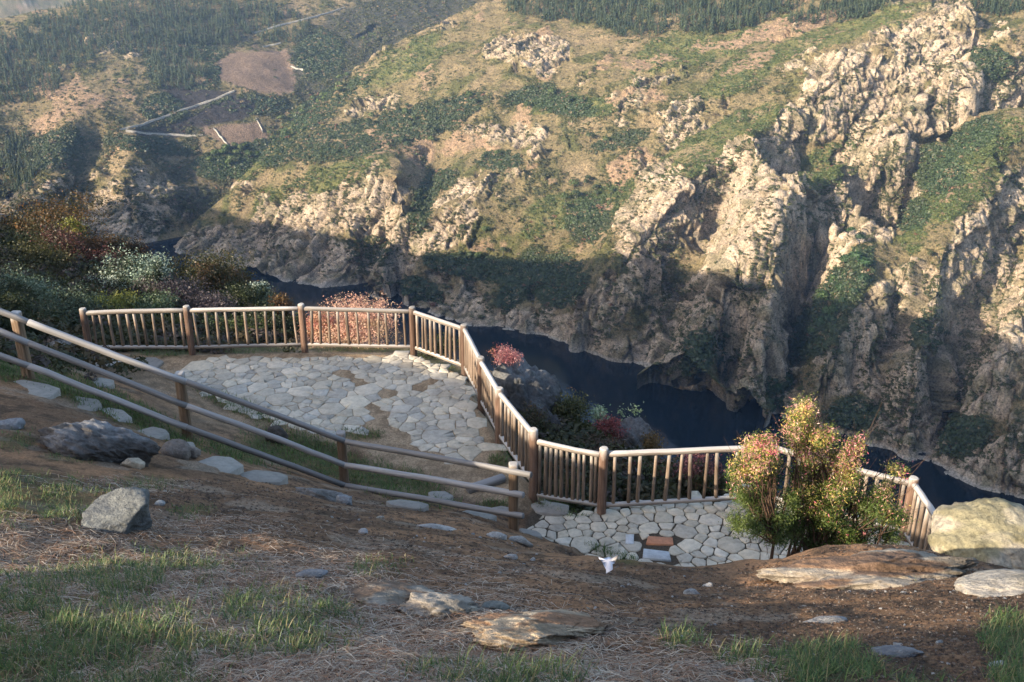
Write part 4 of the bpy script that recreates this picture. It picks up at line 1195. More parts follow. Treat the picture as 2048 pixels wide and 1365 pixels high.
rock("small pinkish grey stone just above the pale stepping slab", 378, 905, 46, 26, 15, sub=4, colr=(.25, .215, .19))
rock("flat bluish rock end poking from the left edge of the slope", 16, 850, 60, 26, 16, sub=4, colr=(.24, .25, .265), flat=.5)
rock("dark lichen-spotted outcrop beside the foot of the leftmost balustrade post", 118, 703, 130, 44, 17, sub=5, rough=.34, colr=(.07, .07, .07), top=(.2, .2, .2), Y=22.5, sink=.3)
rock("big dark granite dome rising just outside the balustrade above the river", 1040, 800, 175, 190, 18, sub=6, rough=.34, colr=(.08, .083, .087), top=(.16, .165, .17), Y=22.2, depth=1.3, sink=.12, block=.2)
rock("dark fissured rock face below the granite dome, between shrubs", 1092, 862, 80, 120, 19, sub=5, rough=.4, colr=(.075, .075, .08), Y=21.2, sink=.3)
rock("grey rock jutting toward the river among red shrubs", 1268, 865, 96, 90, 20, sub=5, rough=.36, colr=(.13, .13, .135), Y=22.0, sink=.25)
rock("low pale granite whaleback along the crest before the right-hand heather", 1740, 1116, 430, 66, 21, sub=6, rough=.42, colr=(.30, .265, .22), top=(.40, .355, .29), moss=(.18, .12, .085), depth=.55, rot=-.02, sink=.30, align=.85, block=.15)
rock("pale flat granite shelf lying below the big yellow-lichened boulder", 2020, 1150, 200, 44, 22, sub=6, rough=.15, colr=(.33, .31, .28), top=(.37, .345, .30), depth=.4, rot=-.25, sink=.36, block=.15)
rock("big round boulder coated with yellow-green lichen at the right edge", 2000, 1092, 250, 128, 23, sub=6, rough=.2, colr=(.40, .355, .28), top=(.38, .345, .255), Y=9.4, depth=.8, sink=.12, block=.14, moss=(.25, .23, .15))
rock("brown-topped rock ridge breaking out of the bare soil in mid slope", 780, 1168, 190, 40, 24, sub=5, rough=.34, colr=(.17, .125, .095), top=(.29, .27, .235), sink=.42, depth=.3)
rock("pale crumbling rock ridge next to a tussock in the middle slope", 880, 1198, 150, 38, 25, sub=5, rough=.5, colr=(.22, .20, .18), top=(.34, .31, .27), sink=.46, depth=.28)
rock("sunlit tan rock hump with loose grit at the end of the ridge", 1085, 1252, 290, 40, 26, sub=6, rough=.4, colr=(.33, .265, .195), top=(.46, .40, .31), moss=(.25, .155, .10), sink=.47, depth=.5, rot=-.5)
rock("smooth greenish grey stone lying in the hollow behind the ridge", 992, 1201, 72, 24, 27, sub=4, rough=.12, colr=(.19, .205, .195), sink=.35)
rock("gravelly grey rock mound under the fence's second-last post", 636, 975, 130, 38, 28, sub=5, rough=.34, colr=(.19, .185, .18), sink=.42)
rock("small bluish stone by the foot of the gravelly mound", 688, 1000, 36, 26, 29, sub=4, colr=(.23, .245, .265))
rock("dark mossy rock lump on the turf behind the middle fence rail", 552, 872, 44, 40, 30, sub=4, rough=.35, colr=(.085, .075, .065))
rock("flat grey stone sunk in the soil below the fence end", 1040, 1076, 54, 20, 31, sub=4, rough=.12, colr=(.33, .325, .31), sink=.4)
rock("knobbly pale stone pair at the edge of the lower paving", 995, 1070, 46, 18, 32, sub=4, colr=(.34, .335, .325), sink=.35)
rock("long pale stone strip half buried in the bare slope", 872, 1055, 84, 12, 33, sub=4, colr=(.37, .36, .35), sink=.4)
rock("square light stone on the bare slope left of the strip", 727, 1067, 20, 12, 34, sub=3, colr=(.38, .385, .395))
rock("worn grey bedrock patch in the bare ground at lower right", 1650, 1225, 90, 16, 35, sub=5, colr=(.25, .25, .255), sink=.46)
rock("blue-grey flat rock showing through soil near the bottom right", 1790, 1290, 110, 16, 36, sub=5, colr=(.20, .205, .22), sink=.46)
rock("pale lichen-white stone at the lower right corner", 2000, 1312, 36, 14, 37, sub=4, colr=(.33, .35, .365), sink=.35)
rock("cream half-buried rock near the bottom edge", 1498, 1356, 40, 20, 38, sub=4, colr=(.36, .34, .31), sink=.3)
rock("grey weathered rock patch beside the dark bare hollow", 620, 1150, 80, 20, 39, sub=4, colr=(.22, .23, .25), sink=.44)
rock("dark blue-grey rock sliver by the sunlit tan hump", 1165, 1250, 60, 22, 40, sub=4, colr=(.18, .195, .22), sink=.4)
rock("pale stone beside the boulder with white lichen", 320, 1010, 22, 10, 43, sub=3, colr=(.3, .33, .35))
# pebbles and chips
proto_p = [rock_mesh("pebble", (1, .75, .42), 60 + k, sub=3, rough=.2, colr=c) for k, c in enumerate([(.62, .61, .6), (.42, .44, .46), (.5, .47, .42)])]
rg = np.random.default_rng(77)
PEB = [(1415, 1168, 26), (1383, 1179, 36), (1548, 1155, 12), (1672, 1153, 10), (1806, 1188, 14), (1610, 1200, 12), (1700, 1172, 9), (1753, 1166, 9), (1440, 1190, 10), (1465, 1198, 8), (1370, 1150, 9), (1340, 1140, 7), (1800, 1280, 26), (1880, 1280, 18), (1625, 1132, 22), (1020, 1118, 36), (1065, 1121, 16), (1050, 1214, 14), (1190, 1212, 9), (1110, 1238, 10), (840, 1100, 10), (900, 1106, 8), (960, 1083, 10), (760, 1045, 22), (640, 1104, 10), (500, 1062, 12), (330, 988, 12)]
for i in range(64):
    PEB.append((rg.uniform(900, 2040), rg.uniform(1150, 1345), rg.uniform(5, 11)))
for i in range(30):
    PEB.append((rg.uniform(600, 1200), rg.uniform(1040, 1160), rg.uniform(5, 10)))
pp, ok = on_ground([p[0] for p in PEB], [p[1] for p in PEB])
for k, (p, w) in enumerate(zip(pp, PEB)):
    D = p[1] * CP - p[2] * SP; s = w[2] / F_PX * D / 2
    o = proto_p[k] if k < 3 else proto_p[k % 3].copy()
    if k >= 3: col.objects.link(o)
    o.location = (p[0], p[1], p[2] + s * .12); o.scale = (s, s, s * rg.uniform(.7, 1.2)); o.rotation_euler = (rg.normal(0, .25), rg.normal(0, .25), rg.uniform(0, 6.3))
    tag(o, ("white" if k % 3 == 0 else "bluish grey" if k % 3 == 1 else "cream") + " pebble lying loose on the bare brown slope", "pebble", ("white" if k % 3 == 0 else "bluish grey" if k % 3 == 1 else "cream") + " pebbles on the bare slope")

# stepping slabs
SLABS = [(55, 773, 112, 36, "broad grey stepping slab nearest the uppermost fence post"), (160, 806, 70, 28, "second stepping slab from the top, half hidden by turf"), (218, 827, 78, 32, "square grey stepping slab above the dark bedrock hump"), (300, 866, 66, 28, "grey stepping slab right behind the dark bedrock hump"),
         (366, 892, 52, 24, "small stepping slab above the pair of pale ones"), (438, 926, 92, 40, "thick pale stepping slab with a clean broken edge"), (528, 951, 94, 28, "lowest pale stepping slab, leaf shaped, beside the lowest rail"), (212, 718, 100, 26, "dusty flat slab by the foot of the leftmost balustrade post"), (288, 722, 76, 30, "bluish slab between the turf and the terrace edge"), (205, 764, 50, 18, "cracked white slab on bare earth behind the fence"),
         (815, 1008, 84, 16, "pale slab in the dirt path near the lowest rail"), (880, 990, 60, 18, "grey slab at the edge of the turf near the fence end"), (1085, 990, 86, 20, "large pale step slab beside the corner post"), (1098, 1012, 90, 26, "long pale step slab down to the lower terrace"), (1010, 1020, 60, 14, "grey step slab left of the fence's end post"), (960, 1030, 70, 16, "worn step slab where the path meets the lower terrace"), (1060, 1066, 50, 14, "small slab between the fence end and the lower terrace")]
rg = np.random.default_rng(9)
for px, py, w, h, lab in SLABS:
    p, ok = on_ground([px], [py + h * .3], False); p = p[0]
    D = p[1] * CP - p[2] * SP; va = math.atan2(-p[2], p[1])
    n = 7; ang = rg.uniform(0, .6, n) + np.linspace(0, 2 * np.pi, n, endpoint=False); k = rg.uniform(.85, 1.1, n)
    e = .3
    gx = float(ground(p[0] + e, p[1], False) - ground(p[0] - e, p[1], False)) / (2 * e); gy = float(ground(p[0], p[1] + e, False) - ground(p[0], p[1] - e, False)) / (2 * e)
    zfit = (gx * .55, gy * .45, 0.0)
    fore = max(.18, math.sin(va + math.atan(zfit[1])))
    c2 = np.stack([w / 2 / F_PX * D * np.cos(ang) * k, h / 2 / F_PX * D / fore * np.sin(ang) * k], 1)
    c2 = np.stack([c2 * .93 + np.roll(c2, -1, 0) * .07, c2 * .07 + np.roll(c2, -1, 0) * .93], 1).reshape(-1, 2)
    V, Fc = slab_mesh(c2, -.22, .27, .012)
    V[:, 2] += V[:, 0] * zfit[0] + V[:, 1] * zfit[1] + zfit[2]
    o = mesh_np("stepping_stone", V, Fc, M_FLAG, face_cols=np.array([np.array((.265, .25, .225)) * rg.uniform(.85, 1.15)] * sum(len(f) for f in Fc)))
    o.location = p
    tag(o, lab, "slab")
# an old beam lying by the path
q, ok = on_ground([935, 1008], [985, 962])
o = log("timber_beam", q[0] + np.array([0, 0, .05]), q[1] + np.array([0, 0, .06]), .085, .085, M_GREY, None, 12, square=.7, rows=6)
tag(o, "grey squared beam lying as a step edge beside the dirt path", "beam")
# torn paper
q, ok = on_ground([1215], [1152]); q = q[0]
t = NT("paper"); M_PAPER = t.fin((.72, .72, .78), .8)
D = q[1] * CP - q[2] * SP; s = D / F_PX
shape = np.array([(-18, 14), (-8, 13), (2, 10), (10, 14), (18, 17), (22, 14), (14, 8), (9, 0), (8, -14), (-5, -14), (-4, -6), (-12, -2), (-9, 3), (-17, 8)], float) * s
zz = .03 * np.sin(shape[:, 0] / s * .35) + .02
V = np.concatenate([np.stack([shape[:, 0], shape[:, 1] * 1.1, zz + shape[:, 1] * .35 + .10], 1), [[0, 0, .15]]])
V = np.concatenate([V, V - np.array([0, .002, .003])]); n = len(shape)
T = [(n, k, (k + 1) % n) for k in range(n)] + [(2 * n + 1, n + 1 + (k + 1) % n, n + 1 + k) for k in range(n)]
T += [(k, n + 1 + k, (k + 1) % n) for k in range(n)] + [((k + 1) % n, n + 1 + k, n + 1 + (k + 1) % n) for k in range(n)]
o = mesh_np("paper_scrap", V, np.array(T), M_PAPER); o.location = q
tag(o, "torn scrap of white paper lying on the bare slope above the lower terrace", "paper")

# ================================================================== SHRUBS
M_LEAF = leaf_material("leaves", .35)
t = NT("bark"); M_BARK = t.fin(t.ramp(t.noise(t.scl(t.coord(), (12, 12, 3)), 1, 5, .6), [(.3, (.05, .03, .022)), (.7, (.13, .085, .06))]), .9)
def pal_pick0(pal, n, rg): return np.array(pal)[rg.integers(0, len(pal), n)]
def crown(name, blobs, n, size, palette, seed, parent=None, aspect=1.9, tipfn=None, shell=.45, up=.25, clump=.35, ragged=.25):
    rg = np.random.default_rng(seed)
    B = np.array(blobs, float)
    wv = (B[:, 3] * B[:, 4] * B[:, 5]) ** (2 / 3); k = rg.choice(len(B), n, p=wv / wv.sum())
    d = rg.normal(0, 1, (n, 3)); d /= np.linalg.norm(d, axis=1, keepdims=True)
    lump = fbm(d[:, 0] * 2.3 + k * 3.1 + seed, d[:, 1] * 2.3 + d[:, 2] * 1.9, 3, seed)
    r = rg.random(n) ** shell * (.66 + .74 * lump) * (1 + ragged * rg.random(n) ** 5)
    p = B[k, :3] + d * r[:, None] * B[k, 3:6]
    # tufts: gather leaves on sprigs
    nt_ = max(30, n // 14)
    sp = rg.choice(n, nt_); which = rg.integers(0, nt_, n); take = rg.random(n) < clump
    p = np.where(take[:, None], p[sp[which]] + rg.normal(0, size * 1.2, (n, 3)), p); d = np.where(take[:, None], d[sp[which]], d); r = np.where(take, r[sp[which]], r)
    nrm = d * .7 + rg.normal(0, .65, (n, 3)) + np.array([0, 0, up]); nrm /= np.linalg.norm(nrm, axis=1, keepdims=True)
    u = np.cross(nrm, rg.normal(0, 1, (n, 3))); u /= np.linalg.norm(u, axis=1, keepdims=True); v = np.cross(nrm, u)
    s = size * rg.uniform(.6, 1.3, n)[:, None]
    V = np.stack([p - u * s * .5, p + v * s * .5 / aspect, p + u * s * .5, p - v * s * .5 / aspect], 1).reshape(-1, 3)
    pal = np.array(palette, float)
    kk = fbm(p[:, 0] * 1.7 + seed, p[:, 1] * 1.7 + p[:, 2] * 1.9, 4, seed + 3); kk = (kk - kk.min()) / (np.ptp(kk) + 1e-6)
    ci = np.clip((kk * len(pal) + rg.normal(0, .45, n)), 0, len(pal) - .01).astype(int)
    c = pal[ci] * rg.uniform(.7, 1.3, n)[:, None]
    if tipfn is not None: c = tipfn(p, r, c, rg, k)
    return mesh_np(name, V, np.arange(4 * n).reshape(-1, 4), M_LEAF, parent, face_cols=c)
def stems(name, base_pts, tips, r0, seed, parent, mat=None, wob=.12, side=0):
    rg = np.random.default_rng(seed); V, Q = [], []
    def tube(a, b, ra, rb, m=5, ns=6):
        o = len(V); off = np.zeros(3)
        for i in range(m + 1):
            f = i / m; c = a * (1 - f) + b * f + off * np.sin(np.pi * f)
            off = off + rg.normal(0, wob * np.linalg.norm(b - a) / m, 3)
            r = ra + (rb - ra) * f
            for j in range(ns): V.append((c[0] + r * math.cos(j * 6.283 / ns), c[1] + r * math.sin(j * 6.283 / ns), c[2]))
        for i in range(m):
            for j in range(ns): Q.append((o + i * ns + j, o + i * ns + (j + 1) % ns, o + (i + 1) * ns + (j + 1) % ns, o + (i + 1) * ns + j))
    for b in tips:
        a = base_pts[rg.integers(len(base_pts))]; a, b = np.array(a, float), np.array(b, float)
        tube(a, b, r0 * rg.uniform(.5, 1), r0 * .15)
        for _ in range(side):
            f = rg.uniform(.3, .85); c = a * (1 - f) + b * f; tube(c, c + (b - a) * rg.uniform(.2, .4) + rg.normal(0, .2, 3), r0 * .3, r0 * .08, 3, 4)
    return mesh_np(name, V, np.array(Q), mat or M_BARK, parent, smooth=True)
def shrub(label, px, py, w, h, Y, palette, seed, n=2600, size=.075, name="shrub", nb=6, tipfn=None, cat="shrub", clump=.35, depth=.8, stem=True, spread=.62, shell=.45, aspect=1.9):
    """a bush whose crown shows centred at px,py, w by h photograph pixels, at distance Y"""
    rg = np.random.default_rng(seed)
    c = at(px, py, Y); D = c[1] * CP - c[2] * SP
    W, H = w / F_PX * D / 2, h / F_PX * D / 2
    base = np.array([c[0], c[1], min(float(ground(c[0], c[1], False)), c[2] - H * .8)])
    root = empty(name, base); tag(root, label, cat)
    cc = c - base
    blobs = []
    for k in range(nb):
        a_ = rg.uniform(0, 6.283); rr_ = math.sqrt(rg.uniform(0, 1)) * (1 - spread * .5)
        f = rg.uniform(.42, .66)
        blobs.append((cc[0] + W * rr_ * math.cos(a_) * .8, rg.uniform(-1, 1) * W * depth * .6, cc[2] + H * rr_ * math.sin(a_) * .7, W * f, W * depth * f, H * (f + .1)))
    blobs.append((cc[0], 0, cc[2] - H * .2, W * .72, W * depth * .7, H * .75))
    low = cc[2] - H
    if low > .25: blobs.append((cc[0], 0, (cc[2] - H * .5) * .5, W * .55, W * depth * .5, max(.2, cc[2] * .5)))
    crown("foliage", blobs, n, size, palette, seed, root, clump=clump, tipfn=tipfn, shell=shell, aspect=aspect)
    if stem:
        stems("stems", [(rg.normal(0, .05), rg.normal(0, .05), -.15) for _ in range(4)], [(b[0] + rg.normal(0, b[3] * .4), b[1] + rg.normal(0, b[4] * .4), b[2] + rg.uniform(-.2, .6) * b[5]) for b in blobs for _ in range(2)], .022, seed + 1, root)
    return root
OLV = [(.045, .05, .018), (.06, .065, .02), (.085, .075, .022), (.05, .06, .024)]
DKG = [(.028, .042, .018), (.04, .055, .02), (.055, .065, .022)]
WHG = [(.30, .40, .29), (.40, .50, .40), (.08, .12, .07), (.05, .075, .04), (.48, .56, .46)]
BRN = [(.10, .055, .028), (.13, .07, .03), (.07, .05, .025), (.16, .09, .03)]
RED = [(.16, .06, .05), (.12, .05, .04), (.07, .05, .03), (.20, .085, .07)]
PUR = [(.10, .085, .095), (.075, .06, .065), (.13, .105, .11)]
YEL = [(.40, .38, .07), (.30, .30, .06), (.16, .18, .05), (.45, .42, .12)]
PNK = [(.62, .36, .26), (.68, .46, .34), (.54, .30, .22), (.60, .44, .30), (.38, .25, .15)]
S = [("orange-brown heath crest along the top of the left bank", 70, 432, 270, 70, 41, [(.24, .12, .035), (.14, .08, .03), (.08, .065, .022), (.06, .06, .02)]),
     ("dark green heath mound under the orange-brown crest at left edge", 40, 490, 240, 90, 38, DKG),
     ("olive shrub with yellowish top left of the red heather", 60, 545, 190, 110, 34, OLV),
     ("small yellow-green shrub on the skyline of the left bank", 148, 452, 56, 34, 39.5, YEL),
     ("brown rounded shrub on the skyline right of the yellow one", 205, 488, 130, 70, 39, BRN),
     ("dull red heather patch in the middle of the left bank", 135, 492, 110, 70, 37, RED),
     ("second dull red heather patch just above the white-leaved shrub", 190, 520, 130, 50, 36, RED),
     ("dark brown bush at the right end of the left bank's skyline", 258, 500, 90, 56, 38.5, [(.09, .05, .03), (.06, .04, .022), (.04, .04, .018)]),
     ("big white-leaved shrub standing behind the balustrade", 235, 560, 170, 120, 32, WHG),
     ("smaller round white-leaved shrub touching the big one", 308, 548, 56, 56, 31.5, WHG),
     ("greyish purple heather between the red patch and the white shrub", 180, 565, 110, 70, 34, PUR),
     ("pale-leaved shrub low at the left edge behind the fence", 40, 580, 170, 90, 28, [(.12, .17, .10), (.18, .24, .17), (.05, .07, .03), (.04, .05, .025)]),
     ("dark leafy bush with pale tips above the uppermost fence rail", 130, 640, 170, 100, 25.5, [(.06, .085, .045), (.10, .14, .09), (.035, .05, .02)]),
     ("dark green bush at left edge behind the uppermost fence post", 25, 640, 120, 90, 23, DKG),
     ("yellow-flowered shrub right behind the balustrade's left panel", 222, 606, 110, 50, 28.6, YEL),
     ("green shrub right of the yellow one, just over the top rail", 300, 608, 110, 40, 28.8, [(.08, .13, .05), (.14, .2, .12), (.05, .07, .025)]),
     ("long dark olive heath mound along the brow above the river", 390, 545, 230, 70, 37, OLV),
     ("rust-topped dark bush on the brow right of the heath mound", 440, 560, 130, 90, 34.5, [(.10, .06, .025), (.05, .05, .02), (.035, .045, .018)]),
     ("grey-purple leafless shrub behind the second balustrade panel", 345, 585, 130, 90, 31.5, PUR),
     ("dark green rounded bush at the river end of the left bank", 480, 595, 150, 80, 32, DKG),
     ("purple heather low behind the second balustrade panel", 410, 612, 130, 40, 29.5, PUR),
     ("pale green sprig bush against the water at the bank's end", 518, 582, 50, 46, 32.5, WHG),
     ("small rusty shrub left of the sunlit pink bush", 566, 606, 54, 36, 29.5, BRN),
     ("dark brush behind the third balustrade post", 545, 640, 120, 60, 28.6, DKG),
     ("green undergrowth bush seen through the leftmost balustrade panel", 250, 655, 150, 70, 27.2, [(.07, .09, .025), (.12, .11, .03), (.05, .06, .02)]),
     ("yellow-leaved bush seen through bars left of the second post", 335, 655, 110, 66, 27, [(.22, .17, .04), (.12, .11, .03), (.06, .07, .02)]),
     ("green bush seen through the second balustrade panel", 440, 655, 170, 66, 27.2, [(.06, .09, .025), (.09, .12, .04), (.04, .05, .02)])]
for i, (lab, px, py, w, h, Y, pal) in enumerate(S):
    area_ = w * h
    shrub(lab, px, py + 4, w * 1.18, h * 1.12, Y, [tuple(.8 * v for v in c) for c in pal], 200 + i, n=int(min(8000, 1500 + area_ * .48)), size=.095 if Y > 33 else .075)
shrub("sunlit salmon-pink bush glowing behind the third balustrade panel", 700, 650, 215, 96, 27.4, PNK, 240, n=17000, size=.055, nb=11, clump=.6)
shrub("second pink bush low at the left of the glowing one", 640, 655, 90, 84, 27.3, [(.50, .28, .18), (.42, .25, .15), (.5, .2, .16)], 241, n=6000, size=.055)
shrub("low mixed bush behind the panel that turns toward the river", 875, 690, 90, 60, 25.8, OLV, 242, n=1500)
shrub("bright pink-red heather crowning the big granite dome", 1018, 712, 80, 32, 22.8, [(.52, .20, .20), (.58, .32, .29), (.40, .13, .13), (.24, .12, .07)], 243, n=4200, size=.04, clump=.6)
shrub("olive brown heath at the foot of the granite dome", 1060, 850, 90, 90, 20.9, [(.07, .05, .025), (.05, .055, .02), (.10, .06, .03)], 244, n=2600, size=.06)
shrub("rusty green heath mound right of the granite dome", 1145, 812, 110, 60, 22.4, [(.12, .07, .03), (.08, .08, .025), (.06, .07, .025)], 245, n=3000, size=.06)
shrub("pale green flowering sprigs above the red shrub over the river", 1197, 828, 50, 34, 22.3, [(.36, .44, .30), (.24, .33, .18), (.12, .17, .07)], 246, n=700, size=.07)
shrub("tall thin pale sprig standing out against the dark water", 1272, 820, 36, 22, 22.6, [(.40, .47, .30), (.28, .36, .18)], 247, n=170, size=.07, nb=3, stem=False)
shrub("small pale sprig left of the tall one against the water", 1244, 824, 24, 16, 22.6, [(.36, .43, .28), (.26, .34, .18)], 248, n=110, size=.07, nb=3, stem=False)
shrub("dark red shrub on the rocks above the river", 1210, 856, 76, 44, 21.8, [(.24, .06, .06), (.17, .05, .045), (.3, .1, .09)], 249, n=1900, size=.06)
shrub("brown heath behind the first panel of the lower balustrade", 1180, 905, 150, 80, 20.3, [(.10, .065, .045), (.075, .055, .035), (.13, .075, .05)], 250, n=4200, size=.055)
shrub("ochre brown bush at the water side of the lower terrace", 1307, 888, 56, 46, 20.8, [(.13, .08, .025), (.08, .06, .02)], 251, n=1500, size=.06)
shrub("green bush right behind the lower balustrade's first post", 1170, 965, 130, 60, 19.2, [(.06, .085, .025), (.09, .09, .03), (.04, .05, .02)], 252, n=2600, size=.055)
shrub("green and maroon bush behind the widest lower panel", 1290, 960, 140, 70, 19.0, [(.05, .075, .022), (.16, .05, .05), (.07, .09, .03), (.035, .045, .018)], 253, n=3000, size=.055)
shrub("pinkish heather behind the bars left of the big heather", 1405, 930, 110, 90, 18.6, [(.26, .10, .10), (.16, .07, .06), (.07, .08, .03), (.05, .06, .02)], 254, n=3000, size=.055)
shrub("dark green bush under the lower balustrade near the steps", 1135, 1005, 60, 34, 17.9, DKG, 255, n=1100, size=.05)
rg = np.random.default_rng(91)
ux, uy = rg.uniform(-120, 1500, 60000), rg.uniform(420, 1010, 60000)
wU = nsplat([(150, 570, 430, 130), (450, 620, 170, 60), (1160, 890, 170, 110), (1350, 960, 260, 60), (-60, 600, 120, 160)], ux, uy, .3)
D_ = rg.uniform(17, 43, 60000); q = at(ux, uy, D_); gz = ground(q[:, 0], q[:, 1], False)
ok = (wU > rg.random(60000)) & (np.abs(gz - q[:, 2]) < .6) & (poly_sd(q[:, 0], q[:, 1], UPOLY) < -.5) & (poly_sd(q[:, 0], q[:, 1], LPOLY) < -.5)
q = q[ok][:5200]; q[:, 2] = ground(q[:, 0], q[:, 1], False)
ss = rg.uniform(.16, .42, len(q))
tag(bake("undergrowth", [clump_proto(500 + k, 90, .9, .34) for k in range(5)], q, np.stack([ss, ss, ss], 1), rg.uniform(0, 6.3, len(q)), pal_pick0([(.045, .05, .02), (.06, .06, .022), (.085, .065, .03), (.035, .045, .018), (.09, .07, .06)], len(q), rg), M_LEAF), kind="stuff")
# the flowering tree heathers on the lower terrace's edge
TINT = {'y': [(.70, .55, .14), (.62, .52, .14), (.72, .50, .16)], 'o': [(.75, .50, .26), (.78, .56, .32), (.70, .44, .22)], 'p': [(.76, .38, .33), (.82, .50, .44), (.70, .28, .28)], 'r': [(.72, .20, .27), (.78, .32, .35), (.64, .15, .22)], 'g': [(.14, .20, .04), (.20, .25, .055), (.34, .34, .08)]}
def heath(p, r, c, rg, k, zmid, zspan, tints):
    f = sstep(zmid - zspan, zmid + zspan, p[:, 2] + (fbm(p[:, 0] * 2.6, p[:, 1] * 2.6 + p[:, 2] * 2, 4, 7) - .5) * 1.6) * sstep(.3, .62, r) * .96
    T = np.array([TINT[t_] for t_ in tints])
    q_ = fbm(p[:, 0] * 5, p[:, 2] * 5 + p[:, 1] * 4, 3, 19); tip = T[k, np.clip(((q_ - .25) * 6 + rg.normal(0, .35, len(p))), 0, 2.99).astype(int)]
    oth = np.array([TINT[t_] for t_ in 'yopr']).reshape(-1, 3)[rg.integers(0, 12, len(p))]
    tip = np.where((rg.random(len(p)) < .08)[:, None], oth, tip) * rg.uniform(.75, 1.2, len(p))[:, None]
    return np.where((rg.random(len(p)) < f)[:, None], tip, c)
def tree_heather(label, base, blobs_px, Y, zmid, n, seed, trunk):
    root = empty("tree_heather", base); tag(root, label, "bush")
    B, tints = [], []
    for px, py, w, h, tn in blobs_px:
        for k in range(3 if w > 70 else 2):
            qx, qy = px + RNG.normal(0, w * .2), py + RNG.normal(0, h * .2)
            c = at(qx, qy, Y + RNG.uniform(-.35, .35)); D = c[1] * CP - c[2] * SP
            W, H = w / F_PX * D / 2 * .48, h / F_PX * D / 2 * .60
            B.append((*(c - base), W, W * .9, H)); tints.append(tn)
    crown("foliage", B, int(n * .85), .042, [(.055, .095, .022), (.08, .125, .026), (.11, .15, .035), (.04, .07, .018)], seed, root, aspect=4.2, tipfn=lambda p, r, c, rg, k: heath(p, r, c, rg, k, zmid, .5, tints), shell=.45, up=.5, clump=.72, ragged=.28)
    rg = np.random.default_rng(seed)
    tips = [(b[0] + rg.normal(0, b[3] * .45), b[1] + rg.normal(0, b[4] * .45), b[2] + rg.uniform(-.3, .8) * b[5]) for b in B for _ in range(1)]
    if trunk is not None:
        top = np.array(trunk, float)
        stems("trunk", [(0, 0, -.2)], [top * np.array([1, 1, 1.15])], .055, seed, root, wob=.02)
        stems("branches", [top * .62, top * .8, top * .95], tips, .020, seed + 2, root, side=3)
    else:
        stems("stems", [(rg.normal(0, .28), rg.normal(0, .15), -.15) for _ in range(10)], tips, .028, seed + 2, root, wob=.10, side=4)
    return root
Yb = 11.6
b1 = at(1536, 1152, Yb)
tree_heather("single-stemmed tree heather with pink and yellow tips leaning over the pale paving", b1, [(1515, 888, 84, 40, 'r'), (1505, 915, 80, 60, 'p'), (1525, 925, 90, 80, 'y'), (1545, 900, 50, 40, 'r'), (1560, 930, 60, 80, 'g'), (1490, 950, 50, 50, 'p'), (1535, 985, 110, 80, 'g'), (1500, 1005, 70, 70, 'g'), (1575, 990, 60, 80, 'o'), (1555, 1040, 80, 50, 'g'), (1472, 985, 46, 44, 'g'), (1490, 1045, 60, 40, 'g'), (1510, 1055, 60, 44, 'g'), (1560, 1075, 70, 44, 'g'), (1535, 1030, 80, 60, 'g')], Yb, at(1530, 955, Yb)[2] - b1[2], 46000, 301, at(1555, 1050, Yb) - b1)
b2 = at(1650, 1120, Yb + .5)
tree_heather("tall bushy tree heather with orange crown and pink flower tips beside the single-stemmed one", b2, [(1605, 835, 90, 60, 'y'), (1625, 825, 60, 50, 'o'), (1590, 860, 60, 50, 'p'), (1615, 875, 90, 60, 'y'), (1650, 895, 90, 70, 'p'), (1675, 900, 60, 50, 'r'), (1700, 895, 50, 50, 'r'), (1660, 930, 100, 60, 'p'), (1610, 925, 60, 80, 'g'), (1715, 905, 40, 40, 'r'), (1640, 975, 110, 90, 'g'), (1700, 960, 80, 70, 'y'), (1720, 985, 90, 60, 'p'), (1690, 1005, 80, 60, 'p'), (1745, 1000, 70, 60, 'o'), (1660, 1000, 120, 90, 'g'), (1760, 1045, 70, 50, 'g'), (1785, 945, 36, 44, 'y'), (1798, 940, 22, 36, 'r'), (1770, 975, 44, 50, 'y'), (1740, 1030, 110, 60, 'g'), (1650, 1040, 150, 80, 'g'), (1600, 1020, 60, 90, 'g'), (1680, 1075, 170, 44, 'g'), (1590, 1065, 90, 60, 'g'), (1640, 1070, 90, 60, 'g'), (1710, 1070, 90, 60, 'g'), (1755, 1075, 80, 44, 'g'), (1620, 990, 80, 100, 'g'), (1680, 1045, 100, 70, 'g'), (1600, 960, 60, 70, 'g')], Yb + .5, at(1650, 995, Yb + .5)[2] - b2[2], 95000, 302, None)

